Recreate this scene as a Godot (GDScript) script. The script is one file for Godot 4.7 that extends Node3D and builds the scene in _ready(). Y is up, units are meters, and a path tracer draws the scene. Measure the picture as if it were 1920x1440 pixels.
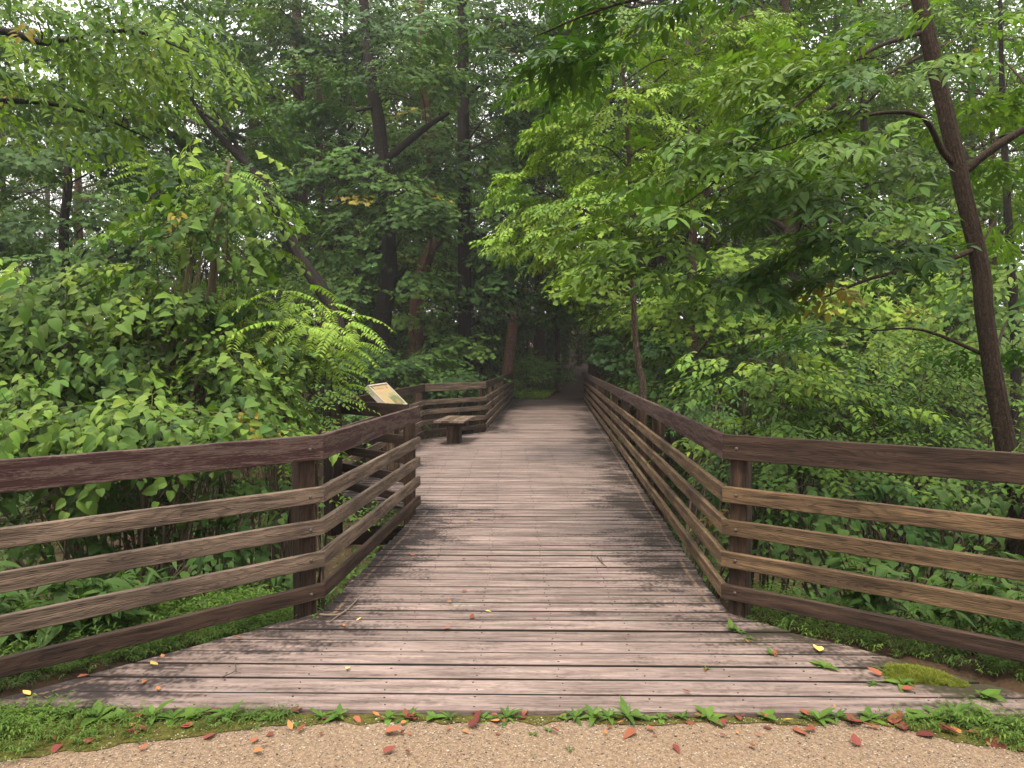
extends Node3D
# A wooden footbridge with an overlook, leading into summer woodland under an overcast sky.
const F := 1276.0          # focal length in photograph pixels
const CX := 960.0
const CY := 720.0
const HORIZON := 677.0
const EYE := 1.52          # camera height above the deck
const RAIL_TOP := 1.08

var rng := RandomNumberGenerator.new()
var cam_basis := Basis()
var M := {}                # materials
var sprays := {}           # leafy twig meshes by kind
var tint_mats := {}
var bump_noise := FastNoiseLite.new()

# ---------------------------------------------------------------- mesh builder
class MB:
	var v := PackedVector3Array()
	var n := PackedVector3Array()
	var c := PackedColorArray()
	var uv := PackedVector2Array()
	var uv2 := PackedVector2Array()
	var ix := PackedInt32Array()
	func vert(p: Vector3, nn: Vector3, col := Color.WHITE, u := Vector2.ZERO, u2 := Vector2.ZERO) -> int:
		v.append(p); n.append(nn); c.append(col); uv.append(u); uv2.append(u2)
		return v.size() - 1
	func tri(a: int, b: int, d: int) -> void:
		if (v[b] - v[a]).cross(v[d] - v[a]).dot(n[a] + n[b] + n[d]) > 0.0:
			ix.append(a); ix.append(d); ix.append(b)
		else:
			ix.append(a); ix.append(b); ix.append(d)
	func quad(a: int, b: int, d: int, e: int) -> void:
		tri(a, b, d); tri(a, d, e)
	func face(ps: Array, nn: Vector3, us: Array = [], u2s: Array = [], col := Color.WHITE) -> void:
		var first := v.size()
		for i in ps.size():
			vert(ps[i], nn, col, us[i] if us.size() > i else Vector2.ZERO, u2s[i] if u2s.size() > i else Vector2.ZERO)
		for i in range(1, ps.size() - 1):
			tri(first, first + i, first + i + 1)
	func join(o: MB, T: Transform3D, k: Color) -> void:
		var first := v.size()
		v.append_array(T * o.v)
		n.append_array(Transform3D(T.basis.orthonormalized()) * o.n)
		var oc := o.c.duplicate()
		for i in oc.size():
			var q := oc[i]
			oc[i] = Color(q.r * k.r, q.g * k.g, q.b * k.b)
		c.append_array(oc)
		var oi := o.ix.duplicate()
		for i in oi.size(): oi[i] += first
		ix.append_array(oi)
	func leaf_mesh() -> ArrayMesh:
		var a := []
		a.resize(Mesh.ARRAY_MAX)
		a[Mesh.ARRAY_VERTEX] = v; a[Mesh.ARRAY_NORMAL] = n; a[Mesh.ARRAY_COLOR] = c; a[Mesh.ARRAY_INDEX] = ix
		var m := ArrayMesh.new()
		m.add_surface_from_arrays(Mesh.PRIMITIVE_TRIANGLES, a)
		return m
	func mesh() -> ArrayMesh:
		var a := []
		a.resize(Mesh.ARRAY_MAX)
		a[Mesh.ARRAY_VERTEX] = v; a[Mesh.ARRAY_NORMAL] = n; a[Mesh.ARRAY_COLOR] = c
		a[Mesh.ARRAY_TEX_UV] = uv; a[Mesh.ARRAY_TEX_UV2] = uv2; a[Mesh.ARRAY_INDEX] = ix
		var m := ArrayMesh.new()
		m.add_surface_from_arrays(Mesh.PRIMITIVE_TRIANGLES, a)
		return m

# ---------------------------------------------------------------- places
func ray(px: float, py: float) -> Vector3:
	return cam_basis * Vector3((px - CX) / F, -(py - CY) / F, -1.0)
func at(px: float, py: float, depth: float) -> Vector3:
	var d := ray(px, py)
	return Vector3(0, EYE, 0) + d * (depth / -d.z)
func on_level(px: float, py: float, y: float) -> Vector3:
	var d := ray(px, py)
	return Vector3(0, EYE, 0) + d * ((y - EYE) / d.y)
func rr(a: float, b: float) -> float:
	return rng.randf_range(a, b)
func land(x: float, depth: float) -> float:
	# the gully under the bridge, its two banks and the rising wood beyond; depth is distance ahead of the camera
	var centre := 0.15 + 0.0674 * (depth - 4.0)
	var off := absf(x - centre)
	var wing := clampf((off - 1.5) * 0.5, 0.0, 1.0)
	var start := lerpf(4.2, 3.3, wing)
	var drop := 2.3 * smoothstep(start, start + 3.4, depth) * (1.0 - smoothstep(20.0, 26.5, depth))
	var y := lerpf(-0.018, -0.055, smoothstep(2.95, 3.9, depth)) - drop
	if depth > 2.96 and depth < 27.0 and x > deck_left(depth) + 0.04 and x < deck_right(depth) - 0.04: y -= 0.12 * (1.0 - smoothstep(4.0, 6.0, depth))
	y += 0.10 * bump_noise.get_noise_2d(x * 6.0, depth * 6.0) * smoothstep(3.2, 5.0, depth + off * 0.2)
	y += 0.9 * bump_noise.get_noise_2d(x, depth) * smoothstep(6.0, 16.0, off + maxf(depth - 26.0, 0.0))
	y += smoothstep(40.0, 130.0, depth) * 9.0
	return y

# ---------------------------------------------------------------- nodes
func meta(o: Node, label: String, category := "", group := "", kind := "") -> Node:
	if label: o.set_meta("label", label)
	if category: o.set_meta("category", category)
	if group: o.set_meta("group", group)
	if kind: o.set_meta("kind", kind)
	return o
var used_names := {}
func top(o: Node3D, called: String) -> Node3D:
	var k: int = used_names.get(called, 0)
	used_names[called] = k + 1
	o.name = called if k == 0 else "%s_%03d" % [called, k]
	add_child(o)
	return o
func thing(called: String, where: Vector3, label: String, category: String, group := "") -> Node3D:
	var o := top(Node3D.new(), called)
	o.position = where
	meta(o, label, category, group)
	return o
func part(parent: Node, called: String, mesh: Mesh, mat: Material) -> MeshInstance3D:
	var o := MeshInstance3D.new()
	o.name = called
	o.mesh = mesh
	o.material_override = mat
	parent.add_child(o, true)
	return o
func whole(called: String, mesh: Mesh, mat: Material) -> MeshInstance3D:
	var o := MeshInstance3D.new()
	o.mesh = mesh
	o.material_override = mat
	top(o, called)
	return o
func copies(parent: Node, called: String, mesh: Mesh, mat: Material, xf: Array, cols: Array) -> void:
	if xf.is_empty(): return
	var mm := MultiMesh.new()
	mm.transform_format = MultiMesh.TRANSFORM_3D
	mm.use_colors = true
	mm.mesh = mesh
	mm.instance_count = xf.size()
	for i in xf.size():
		mm.set_instance_transform(i, xf[i])
		mm.set_instance_color(i, cols[i])
	var o := MultiMeshInstance3D.new()
	o.multimesh = mm
	o.material_override = mat
	o.set_meta("kind", "stuff")
	if parent == self:
		top(o, called)
	else:
		o.name = called
		parent.add_child(o, true)
	last_copies = o
var last_copies: Node3D

# ---------------------------------------------------------------- materials
func grey(l: float) -> Color:
	return Color(l, l, l)
func lin(r: float, g: float, b: float) -> Color:
	return Color(r, g, b).linear_to_srgb()
func mat(col: Color, rough := 0.85, spec := 0.4) -> StandardMaterial3D:
	var m := StandardMaterial3D.new()
	m.albedo_color = col
	m.roughness = rough
	m.metallic_specular = spec
	return m
func noise(seed_: int, freq: float, octaves := 3, kind := FastNoiseLite.TYPE_SIMPLEX_SMOOTH) -> FastNoiseLite:
	var f := FastNoiseLite.new()
	f.seed = seed_
	f.frequency = freq
	f.noise_type = kind
	f.fractal_octaves = octaves
	if octaves <= 1: f.fractal_type = FastNoiseLite.FRACTAL_NONE
	return f
func tex(im: Image) -> ImageTexture:
	return ImageTexture.create_from_image(im)

# weathered softwood: four boards 0.15 m wide and 2.4 m long, grain along u. paint 0..1 leaves worn paint on it
func wood_image(w: int, h: int, seed_: int, contrast: float, paint: float, paint_col: Color, wood_a: Color, wood_b: Color) -> Image:
	var low := noise(seed_, 1.0, 2)
	var fine := noise(seed_ + 1, 1.0, 2)
	var blot := noise(seed_ + 2, 1.0, 4)
	var data := PackedByteArray()
	data.resize(w * h * 3)
	var strip := h / 4
	for y in h:
		var s := y / strip
		var vl := float(y % strip) / strip * 0.15
		var c0 := 0.03 + 0.09 * fposmod(float(s) * 0.37 + 0.11 * seed_, 1.0)
		for x in w:
			var u := float(x) / w * 2.4
			# crossfade so that the length repeats
			var k := clampf((u - 2.1) / 0.3, 0.0, 1.0)
			var wob := low.get_noise_3d(u * 0.9, vl * 6.0, s * 7.1)
			var f1 := fine.get_noise_3d(u * 5.0, vl * 420.0, s * 3.3)
			var b1 := blot.get_noise_3d(u * 1.6, vl * 22.0, s * 9.7)
			if k > 0.0:
				wob = lerpf(wob, low.get_noise_3d((u - 2.4) * 0.9, vl * 6.0, s * 7.1), k)
				f1 = lerpf(f1, fine.get_noise_3d((u - 2.4) * 5.0, vl * 420.0, s * 3.3), k)
				b1 = lerpf(b1, blot.get_noise_3d((u - 2.4) * 1.6, vl * 22.0, s * 9.7), k)
			var d := vl - c0
			var ring := (d * d * 1500.0 + d * 70.0 + wob * 7.0 + 0.5 * b1) * 1.5
			var saw := fposmod(ring, 1.0)
			var late := smoothstep(0.55, 0.93, saw) * (1.0 - smoothstep(0.93, 1.0, saw))
			var crack := smoothstep(0.36, 0.56, f1 + 0.2 * b1)
			var t := clampf(0.74 - 0.05 * contrast + (0.10 + 0.24 * contrast) * f1 + (0.16 + 0.38 * contrast) * b1 - contrast * 0.20 * late - 0.66 * crack, 0.04, 1.0)
			var col := wood_b.lerp(wood_a, t)
			if paint > 0.0:
				var p := smoothstep(-0.06, 0.05, b1 + 0.55 * f1 + (paint - 0.5) * 1.2 - 0.25 * late)
				col = col.lerp(paint_col * (0.75 + 0.35 * t), p)
			var i := (y * w + x) * 3
			data[i] = clampi(int(col.r * 255.0), 0, 255)
			data[i + 1] = clampi(int(col.g * 255.0), 0, 255)
			data[i + 2] = clampi(int(col.b * 255.0), 0, 255)
	return Image.create_from_data(w, h, false, Image.FORMAT_RGB8, data)

# mildew, silt lines and moss on the deck boards, drawn in deck metres (x -3..4, depth 2.6..28.6); streaks follow the boards
func deck_stain(w: int, h: int) -> Image:
	var streak := noise(31, 1.0, 3)
	var patch := noise(32, 1.0, 3)
	var grit := noise(33, 1.0, 2)
	var data := PackedByteArray()
	data.resize(w * h * 4)
	for y in h:
		var z := 2.6 + 26.0 * float(y) / h
		var lx := deck_left(z)
		var rx := deck_right(z)
		var plank := floorf((z - 2.91) / 0.148)
		for x in w:
			var xx := -3.0 + 7.0 * float(x) / w
			if xx < lx - 0.1 or xx > rx + 0.1: continue
			var e := minf(xx - lx, rx - xx)      # distance from the deck's edge
			var st := streak.get_noise_3d(xx * 1.3, z * 26.0, plank * 1.7)
			var pa := patch.get_noise_2d(xx * 0.9, z * 0.8)
			var gr := grit.get_noise_2d(xx * 30.0, z * 34.0)
			var pb := patch.get_noise_2d(xx * 3.1 + 40.0, z * 5.5)
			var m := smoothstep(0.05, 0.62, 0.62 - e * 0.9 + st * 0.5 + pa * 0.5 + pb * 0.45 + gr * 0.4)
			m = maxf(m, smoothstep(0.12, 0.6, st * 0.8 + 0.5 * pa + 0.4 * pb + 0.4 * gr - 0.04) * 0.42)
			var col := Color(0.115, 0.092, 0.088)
			if xx - lx > rx - xx: col = Color(0.135, 0.108, 0.080)
			# silt left along a line 6 cm inside the edge
			var line := absf(e - 0.075 - 0.012 * pa)
			if line < 0.012 and gr > -0.25:
				col = Color(0.42, 0.34, 0.27); m = maxf(m, 0.75)
			# green algae in the right wing's corner
			if z < 4.3 and rx - xx < 0.75:
				var al := smoothstep(0.05, 0.3, pa + gr * 0.5 + st * 0.35 + 0.05)
				if al > 0.0: col = col.lerp(Color(0.17, 0.17, 0.06), al * 0.8)
			var i := (y * w + x) * 4
			data[i] = int(col.r * 255.0); data[i + 1] = int(col.g * 255.0); data[i + 2] = int(col.b * 255.0)
			data[i + 3] = clampi(int(m * 235.0), 0, 235)
	# the joint faces carry mildew and dirt, darkened further so the gaps read as shade: one corner patch of the sheet holds that colour
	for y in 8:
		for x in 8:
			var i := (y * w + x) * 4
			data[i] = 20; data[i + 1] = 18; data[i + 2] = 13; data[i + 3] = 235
	return Image.create_from_data(w, h, false, Image.FORMAT_RGBA8, data)

func bark_image(w: int, seed_: int, ramp: Array) -> Image:
	var a := noise(seed_, 0.025, 4)
	a.fractal_type = FastNoiseLite.FRACTAL_RIDGED
	var b := noise(seed_ + 1, 0.08, 3)
	var da := a.get_seamless_image(w, w).get_data()
	var db := b.get_seamless_image(w, w).get_data()
	var data := PackedByteArray()
	data.resize(w * w * 3)
	for i in w * w:
		var t := clampf(1.05 - 0.95 * da[i] / 255.0 + 0.5 * (db[i] / 255.0 - 0.5), 0.0, 0.999) * (ramp.size() - 1)
		var k := int(t)
		var col: Color = (ramp[k] as Color).lerp(ramp[k + 1], t - k)
		data[i * 3] = int(col.r * 255.0); data[i * 3 + 1] = int(col.g * 255.0); data[i * 3 + 2] = int(col.b * 255.0)
	return Image.create_from_data(w, w, false, Image.FORMAT_RGB8, data)

func speckle(w: int, seed_: int, ramp: Array, f1: float, f2: float) -> Image:
	var a := noise(seed_, f1, 4)
	var b := noise(seed_ + 1, f2, 2, FastNoiseLite.TYPE_CELLULAR)
	b.cellular_return_type = FastNoiseLite.RETURN_CELL_VALUE
	var ia := a.get_seamless_image(w, w)
	var ib := b.get_seamless_image(w, w)
	var data := PackedByteArray()
	data.resize(w * w * 3)
	var da := ia.get_data()
	var db := ib.get_data()
	for i in w * w:
		var t := clampf(0.5 * da[i] / 255.0 + 0.5 * db[i] / 255.0, 0.0, 0.999) * (ramp.size() - 1)
		var k := int(t)
		var col: Color = (ramp[k] as Color).lerp(ramp[k + 1], t - k)
		data[i * 3] = int(col.r * 255.0); data[i * 3 + 1] = int(col.g * 255.0); data[i * 3 + 2] = int(col.b * 255.0)
	return Image.create_from_data(w, w, false, Image.FORMAT_RGB8, data)

func wood_mat(t: Texture2D, tint: Color, bump := 0.35, rough := 0.82) -> StandardMaterial3D:
	var m := mat(tint, rough, 0.35)
	m.albedo_texture = t
	m.uv1_scale = Vector3(1.0 / 2.4, 1.0 / 0.6, 1)
	m.heightmap_enabled = true
	m.heightmap_texture = t
	m.heightmap_scale = bump
	return m
func tri_mat(t: Texture2D, scale: Vector3, bump := 1.0, rough := 0.95) -> StandardMaterial3D:
	var m := mat(Color.WHITE, rough, 0.25)
	m.albedo_texture = t
	m.uv1_triplanar = true
	m.uv1_world_triplanar = true
	m.uv1_scale = scale
	m.heightmap_enabled = true
	m.heightmap_texture = t
	m.heightmap_scale = bump
	return m
func leaf_mat(tint: Color, rough := 0.5, through := 0.85) -> StandardMaterial3D:
	var m := mat(tint, rough, 0.22)
	m.vertex_color_use_as_albedo = true
	m.backlight_enabled = true
	m.backlight = Color(0.93 * through, 1.0 * through, 0.55 * through)
	m.cull_mode = BaseMaterial3D.CULL_DISABLED
	return m

func make_materials() -> void:
	var old := tex(wood_image(1536, 384, 5, 1.0, 0.0, Color.BLACK, Color(0.58, 0.525, 0.475), Color(0.095, 0.078, 0.07)))
	var deck := tex(wood_image(1536, 384, 12, 0.6, 0.0, Color.BLACK, Color(0.635, 0.565, 0.52), Color(0.18, 0.148, 0.13)))
	var painted := tex(wood_image(1024, 256, 8, 0.9, 0.50, Color(0.21, 0.135, 0.122), Color(0.50, 0.42, 0.37), Color(0.12, 0.09, 0.08)))
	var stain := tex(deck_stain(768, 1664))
	M.planks = []
	for t in [1.0, 0.95, 0.90, 1.03]:
		var m := wood_mat(deck, Color(0.97 * t, 0.955 * t, 0.955 * t), 0.22, 0.78)
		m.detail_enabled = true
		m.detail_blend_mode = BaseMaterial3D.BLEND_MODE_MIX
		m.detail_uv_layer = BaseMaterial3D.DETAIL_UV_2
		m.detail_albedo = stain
		M.planks.append(m)
	M.rail_paint = wood_mat(painted, Color(0.95, 0.93, 0.93), 0.3)
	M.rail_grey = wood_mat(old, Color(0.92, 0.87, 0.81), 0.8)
	M.rail_brown = wood_mat(old, Color(0.84, 0.755, 0.61), 0.6)
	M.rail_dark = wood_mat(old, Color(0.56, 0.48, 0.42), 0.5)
	M.post = wood_mat(old, Color(0.54, 0.46, 0.39), 0.5)
	M.post_pale = wood_mat(old, Color(0.78, 0.71, 0.60), 0.4)
	M.bolt = mat(lin(0.10, 0.08, 0.07), 0.6)
	M.bolt.metallic = 0.6
	M.nail = mat(lin(0.02, 0.018, 0.018), 0.7)
	M.leaf = leaf_mat(Color.WHITE)
	M.leaf_dull = leaf_mat(Color.WHITE, 0.6, 0.8)
	M.dead = leaf_mat(Color.WHITE, 0.75, 0.4)
	M.bark = tri_mat(tex(bark_image(512, 41, [Color(0.10, 0.08, 0.065), Color(0.20, 0.16, 0.13), Color(0.34, 0.285, 0.235), Color(0.44, 0.39, 0.33)])), Vector3(2.6, 0.55, 2.6), 3.0)
	M.bark_red = tri_mat(tex(bark_image(512, 43, [Color(0.13, 0.09, 0.07), Color(0.25, 0.175, 0.135), Color(0.37, 0.275, 0.215), Color(0.47, 0.38, 0.31)])), Vector3(2.6, 0.55, 2.6), 3.0)
	M.bark_near = tri_mat(tex(bark_image(512, 61, [Color(0.06, 0.047, 0.036), Color(0.145, 0.115, 0.088), Color(0.225, 0.18, 0.14), Color(0.33, 0.28, 0.225)])), Vector3(3.0, 0.9, 3.0), 3.0)
	M.bark_snag = tri_mat(tex(bark_image(256, 63, [Color(0.16, 0.115, 0.09), Color(0.32, 0.235, 0.185), Color(0.43, 0.33, 0.27), Color(0.54, 0.44, 0.37)])), Vector3(2.6, 0.7, 2.6), 3.0)
	M.bark_dark = tri_mat(tex(bark_image(512, 45, [Color(0.05, 0.043, 0.038), Color(0.12, 0.104, 0.092), Color(0.185, 0.16, 0.14), Color(0.28, 0.25, 0.22)])), Vector3(2.6, 0.55, 2.6), 3.0)
	M.twig = mat(lin(0.075, 0.052, 0.036), 0.9)
	M.twig_pale = mat(lin(0.17, 0.125, 0.085), 0.9)
	M.litter = tri_mat(tex(speckle(1024, 47, [Color(0.10, 0.08, 0.06), Color(0.20, 0.15, 0.11), Color(0.27, 0.20, 0.14), Color(0.17, 0.17, 0.10), Color(0.33, 0.25, 0.17)], 0.012, 0.06)), Vector3(0.8, 0.8, 0.8), 4.0)
	M.gravel = tri_mat(tex(speckle(1024, 51, [Color(0.27, 0.21, 0.16), Color(0.42, 0.35, 0.275), Color(0.52, 0.44, 0.355), Color(0.66, 0.58, 0.48)], 0.02, 0.11)), Vector3(1.9, 1.9, 1.9), 1.2)
	M.pebble = mat(Color.WHITE, 0.85)
	M.pebble.vertex_color_use_as_albedo = true
	M.path = tri_mat(tex(speckle(512, 55, [Color(0.17, 0.13, 0.105), Color(0.28, 0.22, 0.18), Color(0.36, 0.29, 0.24)], 0.02, 0.08)), Vector3(0.6, 0.6, 0.6), 3.0)
	M.verge = tri_mat(tex(speckle(256, 59, [Color(0.13, 0.11, 0.06), Color(0.24, 0.22, 0.10), Color(0.30, 0.30, 0.11), Color(0.36, 0.29, 0.20)], 0.03, 0.12)), Vector3(4, 4, 4), 2.0)
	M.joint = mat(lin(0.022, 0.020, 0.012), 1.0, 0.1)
	M.moss = tri_mat(tex(speckle(256, 57, [Color(0.14, 0.16, 0.04), Color(0.26, 0.28, 0.06), Color(0.36, 0.37, 0.10)], 0.05, 0.15)), Vector3(9, 9, 9), 2.0)

# ---------------------------------------------------------------- shapes
# a sawn board from a to b: w along side, h along up, with eased edges, slightly bowed
func beam(mb: MB, a: Vector3, b: Vector3, side: Vector3, up: Vector3, w: float, h: float, ch := 0.004, segs := 1, wobble := 0.0, skew_a := 0.0, skew_b := 0.0) -> void:
	var dir := (b - a).normalized()
	var s := (side - dir * side.dot(dir)).normalized()
	var u := (up - dir * up.dot(dir)).normalized()
	var strip := rng.randi() % 4
	var u0 := rr(0.0, 2.4)
	var prof := [Vector2(-w / 2 + ch, h / 2), Vector2(w / 2 - ch, h / 2), Vector2(w / 2, h / 2 - ch), Vector2(w / 2, -h / 2 + ch), Vector2(w / 2 - ch, -h / 2), Vector2(-w / 2 + ch, -h / 2), Vector2(-w / 2, -h / 2 + ch), Vector2(-w / 2, h / 2 - ch)]
	var L := (b - a).length()
	var offs := []
	for i in segs + 1:
		offs.append(s * rr(-wobble, wobble) + u * rr(-wobble, wobble) if i > 0 and i < segs else Vector3.ZERO)
	for k in 8:
		var p: Vector2 = prof[k]
		var q: Vector2 = prof[(k + 1) % 8]
		var nn2 := Vector2(q.y - p.y, -(q.x - p.x)).normalized() * -1.0
		if nn2.dot(p + q) < 0.0: nn2 = -nn2
		var nn := s * nn2.x + u * nn2.y
		var flat := k % 2 == 0
		var vp := (strip * 0.15 + 0.006) + clampf((p.y if absf(nn2.x) > 0.5 else p.x) + maxf(h, w) / 2, 0.0, 0.138)
		var vq := (strip * 0.15 + 0.006) + clampf((q.y if absf(nn2.x) > 0.5 else q.x) + maxf(h, w) / 2, 0.0, 0.138)
		for i in segs:
			var t0 := float(i) / segs
			var t1 := float(i + 1) / segs
			var ps := []
			var us := []
			for e in [[t0, p, vp, i], [t0, q, vq, i], [t1, q, vq, i + 1], [t1, p, vp, i + 1]]:
				var along: float = e[0] * L
				if e[0] == 0.0: along += skew_a * e[1].x
				if e[0] == 1.0: along += skew_b * e[1].x
				ps.append(a + dir * along + s * e[1].x + u * e[1].y + offs[e[3]])
				us.append(Vector2(u0 + along + (0.0 if flat else 0.01), e[2]))
			mb.face(ps, nn, us)
	for end in 2:
		var ps := []
		var us := []
		for p in prof:
			var along: float = (skew_a * p.x) if end == 0 else L + skew_b * p.x
			ps.append(a + dir * along + s * p.x + u * p.y)
			us.append(Vector2(u0 + p.x, strip * 0.15 + 0.075 + p.y * 0.3))
		mb.face(ps, -dir if end == 0 else dir, us)
func beam_mesh(a: Vector3, b: Vector3, side: Vector3, up: Vector3, w: float, h: float, ch := 0.004, segs := 1, wobble := 0.0, sa := 0.0, sb := 0.0) -> ArrayMesh:
	var mb := MB.new()
	beam(mb, a, b, side, up, w, h, ch, segs, wobble, sa, sb)
	return mb.mesh()

func smooth_line(pts: Array, step := 4) -> Array:
	var out := []
	for i in pts.size() - 1:
		var p0: Vector4 = pts[maxi(i - 1, 0)]
		var p1: Vector4 = pts[i]
		var p2: Vector4 = pts[i + 1]
		var p3: Vector4 = pts[mini(i + 2, pts.size() - 1)]
		for k in step:
			var t := float(k) / step
			out.append(0.5 * ((2.0 * p1) + (p2 - p0) * t + (2.0 * p0 - 5.0 * p1 + 4.0 * p2 - p3) * t * t + (3.0 * p1 - p0 - 3.0 * p2 + p3) * t * t * t))
	out.append(pts[pts.size() - 1])
	return out
func xyz(q: Vector4) -> Vector3:
	return Vector3(q.x, q.y, q.z)
# a tube along points (x, y, z, radius)
func tube(mb: MB, pts: Array, sides := 8, rough := 0.0, closed_end := true, ridge := 0.0) -> void:
	var rows := []
	var ref := Vector3(0.31, 0.1, 0.94)
	for i in pts.size():
		var p := xyz(pts[i])
		var d := (xyz(pts[mini(i + 1, pts.size() - 1)]) - xyz(pts[maxi(i - 1, 0)])).normalized()
		var s := d.cross(ref).normalized()
		if absf(d.dot(ref)) > 0.95: s = d.cross(Vector3(1, 0, 0)).normalized()
		var t := s.cross(d)
		var row := []
		for k in sides:
			var an := TAU * k / sides
			var nn := s * cos(an) + t * sin(an)
			var r: float = pts[i].w * (1.0 + (rr(-rough, rough) if rough > 0.0 else 0.0))
			var n2 := nn
			if ridge > 0.0:
				var q := Vector3(cos(an), 0, sin(an)) * 70.0 + Vector3(0, p.y * 18.0, 0)
				var q2 := Vector3(cos(an + 0.2), 0, sin(an + 0.2)) * 70.0 + Vector3(0, p.y * 18.0, 0)
				var h0 := bump_noise.get_noise_3dv(q)
				var side := (-s * sin(an) + t * cos(an))
				n2 = (nn - side * (bump_noise.get_noise_3dv(q2) - h0) / 0.2 * ridge).normalized()
				r *= 1.0 + ridge * h0
			row.append(mb.vert(p + nn * r, n2))
		rows.append(row)
	for i in rows.size() - 1:
		for k in sides:
			mb.quad(rows[i][k], rows[i][(k + 1) % sides], rows[i + 1][(k + 1) % sides], rows[i + 1][k])
	if closed_end:
		var e: Vector4 = pts[pts.size() - 1]
		var d := (xyz(e) - xyz(pts[pts.size() - 2])).normalized()
		var c := mb.vert(xyz(e) + d * e.w * 0.4, d)
		for k in sides:
			mb.tri(rows[-1][k], rows[-1][(k + 1) % sides], c)

# ---------------------------------------------------------------- leaves
# a leaf lies along +x with its face up; st holds (distance along, half width) of its outline
const OVATE := [Vector2(0, 0.0), Vector2(0.18, 0.62), Vector2(0.42, 1.0), Vector2(0.72, 0.66), Vector2(1, 0.0)]
const HEART := [Vector2(0.0, 0.05), Vector2(0.02, 0.72), Vector2(0.28, 1.0), Vector2(0.62, 0.78), Vector2(0.86, 0.32), Vector2(1, 0.0)]
const LANCE := [Vector2(0, 0.05), Vector2(0.3, 1.0), Vector2(0.6, 0.8), Vector2(1, 0.0)]
const DIAMOND := [Vector2(0, 0.0), Vector2(0.42, 1.0), Vector2(1, 0.0)]
const BLADE := [Vector2(0, 0.6), Vector2(0.35, 1.0), Vector2(0.7, 0.7), Vector2(1, 0.0)]
func leaf(mb: MB, T: Transform3D, st: Array, length: float, width: float, fold: float, droop: float, col: Color) -> void:
	var half := width * 0.5
	for sgn in [-1.0, 1.0]:
		var mids := []
		var outs := []
		for q in st:
			var x: float = q.x * length
			var y: float = -droop * q.x * q.x * length
			var slope: float = 2.0 * droop * q.x
			var nn := (T.basis * Vector3(slope, 1.0, -sgn * fold)).normalized()
			mids.append(mb.vert(T * Vector3(x, y, 0), nn, col))
			outs.append(mb.vert(T * Vector3(x, y + fold * q.y * half, sgn * q.y * half), nn, col))
		for i in st.size() - 1:
			if st[i].y > 0.001: mb.tri(mids[i], outs[i], outs[i + 1] if st[i + 1].y > 0.001 else mids[i + 1])
			if st[i + 1].y > 0.001: mb.tri(mids[i], outs[i + 1], mids[i + 1])
func maple_leaf(mb: MB, T: Transform3D, length: float, droop: float, col: Color) -> void:
	var out := [[0.0, 0.05], [25.0, 0.32], [62.0, 0.30], [58.0, 0.62], [85.0, 0.36], [125.0, 0.58], [128.0, 0.34], [180.0, 0.52]]
	var c := mb.vert(T * Vector3(length * 0.42, 0.02 * length, 0), T.basis.y.normalized(), col)
	for sgn in [-1.0, 1.0]:
		var prev := -1
		for q in out:
			var an: float = deg_to_rad(180.0 - q[0]) * sgn
			var p := Vector3(0.42 + q[1] * cos(an) * 1.05, 0.0, q[1] * sin(an)) * length
			p.y = -droop * p.x * absf(p.x) / length + absf(p.z) * -0.12
			var id := mb.vert(T * p, (T.basis * Vector3(droop, 1, 0.12 * sgn)).normalized(), col)
			if prev >= 0: mb.tri(c, prev, id)
			prev = id
func aim(dir: Vector3, up: Vector3, roll := 0.0) -> Basis:
	var x := dir.normalized()
	var z := x.cross(up).normalized()
	if z.length() < 0.1: z = x.cross(Vector3(0.3, 0.2, 1)).normalized()
	var y := z.cross(x)
	return Basis(x, y, z).rotated(x, roll)
func tone(a := 0.8, b := 1.2) -> Color:
	var k := rr(a, b)
	return Color(k * rr(0.92, 1.08), k, k * rr(0.85, 1.15))

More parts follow.
